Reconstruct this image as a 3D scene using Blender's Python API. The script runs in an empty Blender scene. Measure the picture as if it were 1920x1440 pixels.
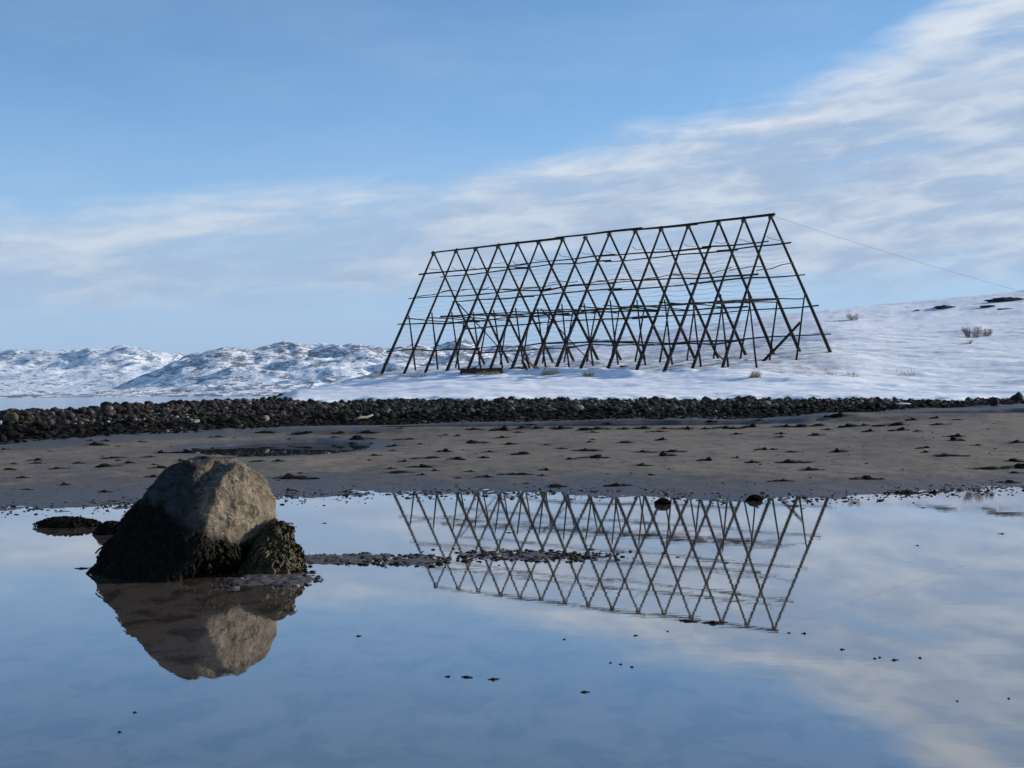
import bpy, math, random
import numpy as np
from mathutils import Vector, Matrix

sc = bpy.context.scene
COL = sc.collection
R = math.radians

# ------------------------------------------------------------------ camera
F = 2886.0                      # focal length in pixels of the 1920 px wide photograph
EYE = 1.5
ROLL = R(0.39)
PITCH = math.atan(17.5 / F)
_fw = Vector((0, math.cos(PITCH), math.sin(PITCH)))
_up0 = Vector((0, -math.sin(PITCH), math.cos(PITCH)))
_rt0 = Vector((1, 0, 0))
RT = _rt0 * math.cos(ROLL) - _up0 * math.sin(ROLL)
UP = _up0 * math.cos(ROLL) + _rt0 * math.sin(ROLL)
cam_data = bpy.data.cameras.new('camera')
cam = bpy.data.objects.new('camera', cam_data)
COL.objects.link(cam)
cam.matrix_world = Matrix((
    (RT.x, UP.x, -_fw.x, 0), (RT.y, UP.y, -_fw.y, 0), (RT.z, UP.z, -_fw.z, EYE), (0, 0, 0, 1)))
cam_data.sensor_width = 36.0
cam_data.lens = 36.0 * F / 1920.0
cam_data.clip_start = 0.05
cam_data.clip_end = 60000.0
sc.camera = cam

# ------------------------------------------------------------------ sun, sky, exposure
SUN_AZ, SUN_EL = 74.0, 17.0
SUN_STRENGTH = 4.2
SKY_STRENGTH = 0.14
L = Vector((math.sin(R(SUN_AZ)) * math.cos(R(SUN_EL)), math.cos(R(SUN_AZ)) * math.cos(R(SUN_EL)), math.sin(R(SUN_EL))))
sun = bpy.data.lights.new('sun', 'SUN')
sun.energy = SUN_STRENGTH
sun.angle = R(0.53)
sun.color = (1.0, 0.925, 0.845)
sun_o = bpy.data.objects.new('sun', sun)
COL.objects.link(sun_o)
sun_o.rotation_euler = L.to_track_quat('Z', 'Y').to_euler()

sc.view_settings.view_transform = 'Standard'
sc.view_settings.look = 'None'
sc.view_settings.gamma = 1.0
sc.view_settings.use_curve_mapping = False
EXPOSURE = 0.40
sc.view_settings.exposure = EXPOSURE


class NT:
    """small helper for node trees"""
    def __init__(self, tree):
        self.t = tree
        tree.nodes.clear()

    def n(self, typ, **kw):
        nd = self.t.nodes.new(typ)
        for k, v in kw.items():
            setattr(nd, k, v)
        return nd

    def put(self, sock, v):
        if v is None:
            return
        if isinstance(v, bpy.types.NodeSocket):
            self.t.links.new(v, sock)
        elif isinstance(v, bpy.types.Node):
            self.t.links.new(v.outputs[0], sock)
        else:
            if isinstance(v, (tuple, list)) and len(v) == 3 and sock.type == 'RGBA':
                v = (*v, 1.0)
            sock.default_value = v

    def math(self, op, a, b=None, c=None, clamp=False):
        nd = self.n('ShaderNodeMath', operation=op, use_clamp=clamp)
        for i, v in enumerate((a, b, c)):
            self.put(nd.inputs[i], v)
        return nd.outputs[0]

    def mix(self, f, a, b, blend='MIX'):
        nd = self.n('ShaderNodeMix', data_type='RGBA', blend_type=blend)
        self.put(nd.inputs[0], f)
        self.put(nd.inputs[6], a)
        self.put(nd.inputs[7], b)
        return nd.outputs[2]

    def smooth(self, v, a, b, lo=0.0, hi=1.0):
        nd = self.n('ShaderNodeMapRange', interpolation_type='SMOOTHSTEP')
        self.put(nd.inputs[0], v)
        self.put(nd.inputs[1], a)
        self.put(nd.inputs[2], b)
        self.put(nd.inputs[3], lo)
        self.put(nd.inputs[4], hi)
        return nd.outputs[0]

    def comb(self, x, y, z):
        nd = self.n('ShaderNodeCombineXYZ')
        for i, v in enumerate((x, y, z)):
            self.put(nd.inputs[i], v)
        return nd.outputs[0]

    def noise(self, vec, scale, detail=4.0, rough=0.55, dist=0.0, out=0):
        nd = self.n('ShaderNodeTexNoise')
        if vec is not None:
            self.put(nd.inputs['Vector'], vec)
        nd.inputs['Scale'].default_value = scale
        nd.inputs['Detail'].default_value = detail
        nd.inputs['Roughness'].default_value = rough
        nd.inputs['Distortion'].default_value = dist
        return nd.outputs[out]

    def scalev(self, vec, s):
        nd = self.n('ShaderNodeMapping')
        self.put(nd.inputs['Vector'], vec)
        nd.inputs['Scale'].default_value = s
        return nd.outputs[0]

    def bump(self, h, strength=0.3, dist=0.02):
        nd = self.n('ShaderNodeBump')
        nd.inputs['Strength'].default_value = strength
        nd.inputs['Distance'].default_value = dist
        self.put(nd.inputs['Height'], h)
        return nd.outputs[0]


world = bpy.data.worlds.new('World')
sc.world = world
world.use_nodes = True
W = NT(world.node_tree)
w_out = W.n('ShaderNodeOutputWorld')
bg = W.n('ShaderNodeBackground')
W.put(w_out.inputs[0], bg)
bg.inputs[1].default_value = SKY_STRENGTH
sky = W.n('ShaderNodeTexSky', sky_type='NISHITA', sun_disc=False)
sky.sun_elevation = R(SUN_EL)
sky.sun_rotation = R(SUN_AZ)
sky.air_density = 0.62
sky.dust_density = 0.0
sky.ozone_density = 4.0
sky.altitude = 0
tc = W.n('ShaderNodeTexCoord')
sep = W.n('ShaderNodeSeparateXYZ')
W.put(sep.inputs[0], tc.outputs['Generated'])
az = W.math('ARCTAN2', sep.outputs[0], sep.outputs[1])
el = W.math('ARCSINE', sep.outputs[2])
# a cirrus sheet: its upper edge climbs to the right, its streaks follow it
edge_n = W.noise(W.comb(W.math('MULTIPLY', az, 6.0), W.math('MULTIPLY', el, 22.0), 3.1), 1.0, 5, 0.6)
fine_n = W.noise(W.comb(W.math('MULTIPLY', az, 7.0), W.math('MULTIPLY', W.math('SUBTRACT', el, W.math('MULTIPLY', az, 0.10)), 46.0), 0.7), 1.0, 6, 0.52, 0.5)
puff_n = W.noise(W.comb(W.math('MULTIPLY', az, 26.0), W.math('MULTIPLY', W.math('SUBTRACT', el, W.math('MULTIPLY', az, 0.09)), 95.0), 4.2), 1.0, 5, 0.55, 0.4)
big_n = W.noise(W.comb(W.math('MULTIPLY', az, 5.0), W.math('MULTIPLY', W.math('SUBTRACT', el, W.math('MULTIPLY', az, 0.2)), 34.0), 8.3), 1.0, 4, 0.55, 0.4)
top = W.n('ShaderNodeFloatCurve')
W.put(top.inputs[1], W.math('MULTIPLY_ADD', az, 1 / (2 * math.pi), 0.5))
TOPS = [(-3.1416, .17), (-1.4, .09), (-.60, .095), (-.33, .118), (-.20, .127), (-.09, .142), (.0, .155), (.083, .172), (.16, .19), (.225, .214), (.262, .238), (.31, .275), (.45, .38), (1.4, .38), (3.1416, .17)]
cv = top.mapping.curves[0]
while len(cv.points) > 2:
    cv.points.remove(cv.points[0])
pts = [(a / (2 * math.pi) + 0.5, e) for a, e in TOPS]
cv.points[0].location = pts[0]
cv.points[1].location = pts[-1]
for p in pts[1:-1]:
    cv.points.new(*p)
for p in cv.points:
    p.handle_type = 'AUTO_CLAMPED'
top.mapping.update()
el_t = W.math('ADD', el, W.math('MULTIPLY', W.math('SUBTRACT', fine_n, 0.5), 0.055))
el_t = W.math('ADD', el_t, W.math('MULTIPLY', W.math('SUBTRACT', edge_n, 0.5), 0.035))
el_t = W.math('ADD', el_t, W.math('MULTIPLY', W.math('SUBTRACT', puff_n, 0.5), 0.030))
d_top = W.math('SUBTRACT', top.outputs[0], el_t)
ero = W.math('MULTIPLY_ADD', fine_n, 0.62, W.math('MULTIPLY', puff_n, 0.38))
ero = W.math('ADD', ero, W.math('MULTIPLY', W.math('MINIMUM', W.math('MAXIMUM', d_top, -0.1), 0.055), 7.0))
m_top = W.smooth(ero, 0.45, 0.72)
el_b = W.math('ADD', el, W.math('MULTIPLY', W.math('SUBTRACT', big_n, 0.5), 0.085))
m_bot = W.smooth(el_b, 0.052, 0.086)
right = W.smooth(az, -0.25, 0.22)
dens = W.math('MULTIPLY', m_top, m_bot)
body = W.smooth(fine_n, W.math('MULTIPLY_ADD', right, -0.12, 0.30), W.math('MULTIPLY_ADD', right, -0.1, 0.62))
dens = W.math('MULTIPLY', dens, W.math('MULTIPLY_ADD', body, 0.42, W.math('MULTIPLY_ADD', right, 0.06, 0.44)), clamp=True)
# separate thin streaks low in the sky
band = W.math('MULTIPLY', W.smooth(el, 0.05, 0.066), W.smooth(el, 0.10, 0.07))
streak = W.math('MULTIPLY', band, W.smooth(W.noise(W.comb(W.math('MULTIPLY', az, 3.6), W.math('MULTIPLY', el, 80.0), 12.6), 1.0, 5, 0.5, 0.3), 0.50, 0.66))
dens = W.math('MAXIMUM', dens, W.math('MULTIPLY', streak, 0.6))
# thin veil over the whole band
veil = W.math('MULTIPLY', W.smooth(edge_n, 0.35, 0.75), 0.10)
dens = W.math('MAXIMUM', dens, W.math('MULTIPLY', veil, W.smooth(sep.outputs[2], 0.0, 0.05)))
lit = W.math('ADD', W.math('MULTIPLY', puff_n, 0.55), W.math('MULTIPLY', fine_n, 0.45))
lit = W.smooth(lit, 0.40, 0.66)
rim = W.smooth(d_top, 0.055, 0.005)
lit = W.math('MULTIPLY_ADD', rim, 0.35, W.math('MULTIPLY', lit, W.math('MULTIPLY_ADD', right, 0.25, 0.45)), clamp=True)
lit = W.math('MAXIMUM', lit, W.math('MULTIPLY', W.math('MULTIPLY', W.smooth(el, 0.165, 0.215), right), W.smooth(fine_n, 0.25, 0.52)))
k = 1.0 / SKY_STRENGTH / 2 ** EXPOSURE
cloud_col = W.mix(lit, (0.39 * k, 0.495 * k, 0.665 * k), (0.74 * k, 0.79 * k, 0.855 * k))
hz = W.math('MULTIPLY', W.smooth(el, 0.21, 0.0), 0.95)
sky_low = W.mix(hz, W.mix(1.0, sky.outputs[0], (1.06, 1.065, 0.94), 'MULTIPLY'), (0.395 * k, 0.525 * k, 0.745 * k))
W.put(bg.inputs[0], W.mix(dens, sky_low, cloud_col))


# ------------------------------------------------------------------ numpy noise
def _h(ix, iy, iz, seed):
    h = (ix.astype(np.int64) * 374761393 + iy.astype(np.int64) * 668265263 + iz.astype(np.int64) * 2147483647 + seed * 974634777) & 0xFFFFFFFF
    h = ((h ^ (h >> 13)) * 1274126177) & 0xFFFFFFFF
    h = ((h ^ (h >> 16)) * 2246822519) & 0xFFFFFFFF
    return ((h ^ (h >> 15)) & 0xFFFFFF) / float(0xFFFFFF) * 2.0 - 1.0


def vnoise2(x, y, seed=0):
    x = np.asarray(x, float); y = np.asarray(y, float)
    ix = np.floor(x); iy = np.floor(y)
    fx = x - ix; fy = y - iy
    fx = fx * fx * fx * (fx * (fx * 6 - 15) + 10); fy = fy * fy * fy * (fy * (fy * 6 - 15) + 10)
    z = np.zeros_like(ix)
    a = _h(ix, iy, z, seed); b = _h(ix + 1, iy, z, seed); c = _h(ix, iy + 1, z, seed); d = _h(ix + 1, iy + 1, z, seed)
    return (a * (1 - fx) + b * fx) * (1 - fy) + (c * (1 - fx) + d * fx) * fy


def fbm2(x, y, seed=0, octv=4, gain=0.5, lac=2.03):
    s = 0; a = 1.0; t = 0
    for i in range(octv):
        # rotate each octave so that the lattice does not show
        ang = 0.7 * i
        xx = x * math.cos(ang) - y * math.sin(ang); yy = x * math.sin(ang) + y * math.cos(ang)
        s = s + a * vnoise2(xx, yy, seed + i * 17); t += a
        a *= gain; x = x * lac; y = y * lac
    return s / t


def ridged2(x, y, seed=0, octv=5, gain=0.5):
    s = 0; a = 1.0; t = 0
    for i in range(octv):
        ang = 0.9 * i
        xx = x * math.cos(ang) - y * math.sin(ang); yy = x * math.sin(ang) + y * math.cos(ang)
        s = s + a * (1 - 2 * np.abs(vnoise2(xx, yy, seed + i * 31))); t += a
        a *= gain; x = x * 2.07; y = y * 2.07
    return s / t


def vnoise3(p, seed=0):
    ip = np.floor(p); f = p - ip
    f = f * f * f * (f * (f * 6 - 15) + 10)
    r = 0
    for dx in (0, 1):
        for dy in (0, 1):
            for dz in (0, 1):
                w = (f[:, 0] if dx else 1 - f[:, 0]) * (f[:, 1] if dy else 1 - f[:, 1]) * (f[:, 2] if dz else 1 - f[:, 2])
                r = r + w * _h(ip[:, 0] + dx, ip[:, 1] + dy, ip[:, 2] + dz, seed)
    return r


def fbm3(p, seed=0, octv=4, gain=0.5):
    s = 0; a = 1.0; t = 0
    p = np.asarray(p, float)
    for i in range(octv):
        s = s + a * vnoise3(p + 7.3 * i, seed + 13 * i); t += a
        a *= gain; p = p * 2.03
    return s / t


def sstep(a, b, x):
    t = np.clip((x - a) / (b - a), 0, 1)
    return t * t * (3 - 2 * t)


# ------------------------------------------------------------------ camera rays
def yh(px):
    return 744.0 - 0.00681 * np.asarray(px, float)


def ray(px, py):
    """direction of a photograph pixel, scaled so that its y component is 1"""
    v = _fw * F + RT * (px - 960.0) + UP * (720.0 - py)
    return v / v.y


def pt(px, py, d):
    v = ray(px, py)
    return Vector((v.x * d, d, EYE + v.z * d))


def zat(px, py, d):
    return EYE + ray(px, py).z * d


# ------------------------------------------------------------------ terrain
# each column: photograph x, shore distance, then (distance, photograph y) of the stony ridge's foot and top,
# of the snow bank's crest, of the ground under the rack and of the skyline
SEA_Z = -0.5
COLS = [
    (-1400, 20.0, (36, 850), (45, 800), None, None, None),
    (-500, 20.0, (39, 840), (48, 790), None, None, None),
    (0, 20.3, (42, 831), (51, 779), None, None, None),
    (200, 21.0, (44, 817), (54, 767), None, None, None),
    (400, 21.9, (47, 806), (60, 757), None, None, None),
    (520, 22.6, (48, 804), (62, 752), (67, 752), None, None),
    (600, 22.8, (49, 803), (62, 756), (78, 737), (90, 734), None),
    (720, 22.9, (50, 800), (61, 754), (82, 712), (92, 704), (99, 703)),
    (850, 22.9, (50, 790), (60, 752), (80, 708), (94, 696), (102, 694)),
    (960, 23.0, (50, 788), (60, 751), (79, 706), (93, 685), (112, 680)),
    (1060, 23.0, (50, 787), (60, 751), (77, 705), (92, 681), (130, 663)),
    (1200, 22.6, (50, 785), (60, 751), (74, 703), (86, 684), (160, 640)),
    (1350, 21.4, (50, 783), (60, 750), (70.5, 703), (82, 676), (180, 620)),
    (1560, 21.2, (50, 777), (58, 750), (69, 716), (78, 673), (200, 604)),
    (1700, 22.5, (50, 768), (57, 753), (68, 729), (80, 675), (210, 590)),
    (1920, 23.5, (52, 758), (57, 752), (66, 743), (80, 674), (220, 566)),
    (2500, 25.0, (52, 752), (57, 745), (66, 735), (80, 660), (230, 500)),
    (3600, 26.0, (52, 745), (57, 738), (66, 725), (80, 645), (240, 430)),
    (5200, 27.0, (52, 740), (57, 730), (66, 715), (80, 630), (240, 380)),
]


def _col(c):
    u, de, b, t, cr, g, s = c
    zb = zat(u, b[1], b[0]); zt = zat(u, t[1], t[0])
    if cr is None:
        zc = (t[0] + 7, 0.1); zg = (t[0] + 16, -1.3); zs = (t[0] + 30, -2.0)
    elif g is None:
        zc = (cr[0], zat(u, cr[1], cr[0])); zg = (cr[0] + 12, -0.6); zs = (cr[0] + 26, -2.0)
    else:
        zc = (cr[0], zat(u, cr[1], cr[0])); zg = (g[0], zat(u, g[1], g[0]))
        zs = (s[0], zat(u, s[1], s[0])) if s else (g[0] + 9, 0.2)
    zend = -2.5 if zs[1] < 4 else zs[1] - 6
    xs = [0.0, de * 0.6, de, b[0], t[0], zc[0], zg[0], zs[0], zs[0] + 40, 420]
    ys = [-0.16, -0.07, 0.0, zb, zt, zc[1], zg[1], zs[1], zend, zend - 3]
    return xs, ys


_cx = np.array([c[0] for c in COLS], float)
_tabs = [_col(c) for c in COLS]
_XS = np.array([t[0] for t in _tabs]); _YS = np.array([t[1] for t in _tabs])
UQ = np.arange(-1400, 5201, 20.0)


def _smooth_u(a):
    k = np.array([1, 2, 3, 4, 3, 2, 1], float); k /= k.sum()
    return np.convolve(np.pad(a, 3, mode='edge'), k, mode='valid')


XSU = np.stack([_smooth_u(np.interp(UQ, _cx, _XS[:, i])) for i in range(_XS.shape[1])], 1)
YSU = np.stack([_smooth_u(np.interp(UQ, _cx, _YS[:, i])) for i in range(_YS.shape[1])], 1)
DQ = np.concatenate([np.arange(0, 40, 0.5), np.arange(40, 110, 0.25), np.geomspace(110, 420, 160)])


def pchip(xs, ys, xq):
    h = np.diff(xs); dl = np.diff(ys) / h
    m = np.zeros_like(ys)
    m[0] = dl[0]; m[-1] = dl[-1]
    for i in range(1, len(xs) - 1):
        if dl[i - 1] * dl[i] > 0:
            w1 = 2 * h[i] + h[i - 1]; w2 = h[i] + 2 * h[i - 1]
            m[i] = (w1 + w2) / (w1 / dl[i - 1] + w2 / dl[i])
    k = np.clip(np.searchsorted(xs, xq) - 1, 0, len(h) - 1)
    t = (xq - xs[k]) / h[k]
    return ((1 + 2 * t) * (1 - t) ** 2 * ys[k] + t * (1 - t) ** 2 * h[k] * m[k]
            + t * t * (3 - 2 * t) * ys[k + 1] + t * t * (t - 1) * h[k] * m[k + 1])


ZT = np.stack([pchip(XSU[i], YSU[i], DQ) for i in range(len(UQ))])


def col_of(X, Y):
    return np.clip(960.0 + F * X / np.maximum(Y, 1e-3), UQ[0], UQ[-1] - 1e-3)


def base_ground(X, Y):
    u = col_of(X, Y)
    iu = np.floor((u - UQ[0]) / 20.0).astype(int); fu = (u - UQ[0]) / 20.0 - iu
    d = np.clip(Y, 0, DQ[-1] - 1e-3)
    k = np.clip(np.searchsorted(DQ, d, side='right') - 1, 0, len(DQ) - 2)
    fd = (d - DQ[k]) / (DQ[k + 1] - DQ[k])
    return (ZT[iu, k] * (1 - fd) + ZT[iu, k + 1] * fd) * (1 - fu) + (ZT[iu + 1, k] * (1 - fd) + ZT[iu + 1, k + 1] * fd) * fu


def knot(X, Y, i):
    return np.interp(col_of(X, Y), UQ, XSU[:, i])


def sc1(f, x, y):
    return float(f(np.array([x], float), np.array([y], float))[0])


# shallow hollows in the sand that still hold water: centre x px, distance, half width m, half depth m
POOLS = [(545, 38.2, 2.0, 4.4), (1115, 47.0, 6.6, 1.6), (1850, 46.8, 3.6, 1.4)]
pools = []
for (u, d, rx, ry) in POOLS:
    cx = (u - 960) / F * d
    lev = sc1(base_ground, cx, d - ry * .35)
    pools.append((cx, d, rx, ry, lev))


def ground(X, Y):
    X = np.asarray(X, float); Y = np.asarray(Y, float)
    z = base_ground(X, Y)
    de = knot(X, Y, 2); db = knot(X, Y, 3); dt = knot(X, Y, 4)
    on = sstep(de - 4, de - 1, Y) * (1 - sstep(dt - 1, dt + 2, Y))
    far = sstep(de, de + 8, Y)
    n = fbm2(X * 0.55, Y * 0.30, 3, 4) * (0.012 + 0.03 * far) + fbm2(X * 3.1, Y * 1.9, 5, 3) * 0.011 + fbm2(X * 11, Y * 7, 8, 2) * 0.004
    z = z + n * on
    w = sstep(db - 2, db + 2, Y) * (1 - sstep(dt - 1, dt + 4, Y))
    z = z + w * fbm2(X * 0.9, Y * 0.9, 12, 3) * 0.10
    for i, (cx, cy, rx, ry, lev) in enumerate(pools):
        e = np.sqrt(((X - cx) / rx) ** 2 + ((Y - cy) / ry) ** 2) + fbm2(X * 0.9, Y * 0.5, 40 + i, 3) * 0.28
        k2 = 1 - sstep(1.3, 2.1, e)
        z = z * (1 - k2) + np.maximum(z, lev + 0.012) * k2
        k = 1 - sstep(0.80, 1.12, e)
        z = z * (1 - k) + (lev - 0.05) * k
    return z


SNOW_LEFT_D = [58, 62, 68, 78, 90, 100, 112]
SNOW_LEFT_U = [620, 512, 500, 512, 545, 580, 610]


def snow_mask(X, Y):
    """1 where snow lies"""
    u = 960.0 + F * X / np.maximum(Y, 1e-3)
    dt = knot(X, Y, 4)
    e = fbm2(X * 0.8, Y * 0.8, 71, 3) * 1.0
    inland = sstep(dt - 0.25, dt + 0.75, Y + e)
    left = np.interp(Y, SNOW_LEFT_D, SNOW_LEFT_U)
    return inland * sstep(-12, 55, u + e * 18 - left)


def snow_depth(X, Y):
    dt = knot(X, Y, 4); dc = knot(X, Y, 5)
    t = Y - dt
    grow = sstep(0, 6, t)
    flat = sstep(-1.0, 1.5, Y - dc)
    n = fbm2(X * 0.10 + Y * 0.03, Y * 0.22, 61, 4) * 0.30 * grow
    n = n + fbm2(X * 0.20 + 0.15 * Y, Y * 1.0, 62, 4) * 0.12 * grow
    n = n + ridged2(X * 0.16 + Y * 0.10, Y * 1.1, 65, 4) * 0.15 * grow
    n = n + fbm2(X * 1.1, Y * 3.4, 63, 3) * 0.03
    # wind lip along the crest of the bank
    n = n + 0.28 * np.exp(-((Y - dc + 0.4) / 0.6) ** 2) * (0.6 + 0.6 * fbm2(X * 0.2, Y * 0.1, 66, 2))
    far = sstep(95, 150, Y)
    n = n + far * (fbm2(X * 0.025, Y * 0.10, 67, 4) * 0.6 + fbm2(X * 0.10, Y * 0.45, 68, 3) * 0.16)
    return 0.12 + n


def surface(X, Y):
    g = ground(X, Y)
    m = snow_mask(X, Y)
    return g + np.where(m > 0.02, m * np.maximum(snow_depth(X, Y), 0.03), 0)


def surf(x, y):
    return sc1(surface, x, y)


_DH = np.concatenate([np.arange(5, 40, 0.05), np.arange(40, 110, 0.08), np.geomspace(110, 400, 500)])


def hit(px, py, level=None):
    """the point where a pixel's line of sight meets the ground"""
    v = ray(px, py)
    if level is not None:
        d = (level - EYE) / v.z
        return Vector((v.x * d, d, level))
    z = EYE + v.z * _DH - surface(v.x * _DH, _DH)
    bad = np.nonzero(z < 0)[0]
    d = _DH[bad[0]] if len(bad) else 90.0
    return Vector((v.x * d, d, surf(v.x * d, d)))


# ------------------------------------------------------------------ object helpers
def tag(o, label=None, cat=None, group=None, kind=None):
    if label: o['label'] = label
    if cat: o['category'] = cat
    if group: o['group'] = group
    if kind: o['kind'] = kind
    return o


def mesh_from(name, verts, faces, mat=None, smooth=True):
    me = bpy.data.meshes.new(name)
    verts = np.asarray(verts, np.float32)
    if isinstance(faces, np.ndarray):
        nf, k = faces.shape
        me.vertices.add(len(verts)); me.vertices.foreach_set('co', verts.ravel())
        me.loops.add(nf * k); me.loops.foreach_set('vertex_index', faces.astype(np.int32).ravel())
        me.polygons.add(nf); me.polygons.foreach_set('loop_start', np.arange(0, nf * k, k, dtype=np.int32))
        me.update(calc_edges=True)
    else:
        me.from_pydata([tuple(v) for v in verts.tolist()], [], faces)
    if smooth:
        me.polygons.foreach_set('use_smooth', np.ones(len(me.polygons), bool))
    if mat: me.materials.append(mat)
    me.validate(clean_customdata=False)
    return me


def obj(name, me, parent=None, loc=None):
    o = bpy.data.objects.new(name, me)
    COL.objects.link(o)
    if parent: o.parent = parent
    if loc is not None: o.location = loc
    return o


def empty(name, loc):
    o = bpy.data.objects.new(name, None)
    o.empty_display_size = 0.2
    COL.objects.link(o)
    o.location = loc
    return o


def grid_faces(nr, nc, keep=None):
    i = np.arange(nr * nc).reshape(nr, nc)
    f = np.stack([i[:-1, :-1], i[:-1, 1:], i[1:, 1:], i[1:, :-1]], -1).reshape(-1, 4)
    if keep is not None:
        f = f[keep.reshape(-1)]
    return f


def compact(v, f):
    used = np.unique(f)
    m = np.full(len(v), -1); m[used] = np.arange(len(used))
    return v[used], m[f]


def tube(pts, radii, sides=7, caps=True):
    pts = [Vector(p) for p in pts]
    n = len(pts)
    V = []; Fc = []
    ref = Vector((0, 0, 1))
    for i, p in enumerate(pts):
        t = (pts[min(i + 1, n - 1)] - pts[max(i - 1, 0)]).normalized()
        a = t.cross(ref)
        if a.length < 0.05: a = t.cross(Vector((0, 1, 0)))
        a.normalize(); b = t.cross(a)
        r = radii[i] if hasattr(radii, '__len__') else radii
        for s in range(sides):
            q = 2 * math.pi * s / sides
            V.append(p + (a * math.cos(q) + b * math.sin(q)) * r)
    for i in range(n - 1):
        for s in range(sides):
            s2 = (s + 1) % sides
            Fc.append((i * sides + s, i * sides + s2, (i + 1) * sides + s2, (i + 1) * sides + s))
    if caps:
        Fc.append(tuple(range(sides))[::-1]); Fc.append(tuple(range((n - 1) * sides, n * sides)))
    return V, Fc


class Join:
    def __init__(self): self.v = []; self.f = []
    def add(self, v, f):
        o = len(self.v)
        self.v.extend(v); self.f.extend(tuple(i + o for i in q) for q in f)
    def mesh(self, name, mat, smooth=True):
        return mesh_from(name, np.array([tuple(p) for p in self.v]), self.f, mat, smooth)


def ico(sub):
    import bmesh
    bm = bmesh.new()
    bmesh.ops.create_icosphere(bm, subdivisions=sub, radius=1.0)
    v = np.array([p.co[:] for p in bm.verts]); f = np.array([[q.index for q in p.verts] for p in bm.faces])
    bm.free()
    return v, f


# ------------------------------------------------------------------ materials
def new_mat(name):
    m = bpy.data.materials.new(name)
    m.use_nodes = True
    T = NT(m.node_tree)
    out = T.n('ShaderNodeOutputMaterial')
    return m, T, out


def principled(T, out, col, rough=0.8, normal=None, spec=0.3):
    p = T.n('ShaderNodeBsdfPrincipled')
    T.put(p.inputs['Base Color'], col)
    T.put(p.inputs['Roughness'], rough)
    p.inputs['Specular IOR Level'].default_value = spec
    if normal is not None: T.put(p.inputs['Normal'], normal)
    T.put(out.inputs[0], p)
    return p


def mat_water(name, col, bump_sets, rough=0.0, dark=1.0):
    m, T, out = new_mat(name)
    geo = T.n('ShaderNodeNewGeometry')
    h = None
    for (scl, amp, det) in bump_sets:
        nz = T.math('MULTIPLY', T.noise(T.scalev(geo.outputs['Position'], scl), 1.0, det, 0.5), amp)
        h = nz if h is None else T.math('ADD', h, nz)
    nrm = T.bump(h, 1.0, 1.0)
    fr = T.n('ShaderNodeFresnel'); fr.inputs[0].default_value = 1.33
    T.put(fr.inputs['Normal'], nrm)
    fac = T.math('MULTIPLY', T.math('POWER', fr.outputs[0], 0.64), dark)
    gl = T.n('ShaderNodeBsdfGlossy'); gl.inputs['Roughness'].default_value = rough
    gl.inputs['Color'].default_value = (0.97, 0.98, 1.0, 1)
    T.put(gl.inputs['Normal'], nrm)
    df = T.n('ShaderNodeBsdfDiffuse')
    mud = T.noise(T.scalev(geo.outputs['Position'], (3.4, 1.8, 1)), 1.0, 6, 0.68, 0.4)
    c2 = tuple(c * 0.45 for c in col)
    T.put(df.inputs['Color'], T.mix(T.smooth(mud, 0.46, 0.60), col, c2))
    mx = T.n('ShaderNodeMixShader')
    T.put(mx.inputs[0], fac); T.put(mx.inputs[1], df); T.put(mx.inputs[2], gl)
    T.put(out.inputs[0], mx)
    return m


M_POOL = mat_water('pool_water', (0.105, 0.085, 0.070), [((2.0, 5.0, 1), 0.00017, 2), ((9.0, 26.0, 1), 0.00004, 2)])
M_SEA = mat_water('sea_water', (0.03, 0.045, 0.06), [((0.25, 0.9, 1), 0.010, 3), ((0.02, 0.06, 1), 0.03, 2)], rough=0.10)
M_PUDDLE = mat_water('puddle_water', (0.022, 0.024, 0.030), [((3.0, 7.0, 1), 0.0001, 2)], rough=0.0, dark=0.62)


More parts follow.
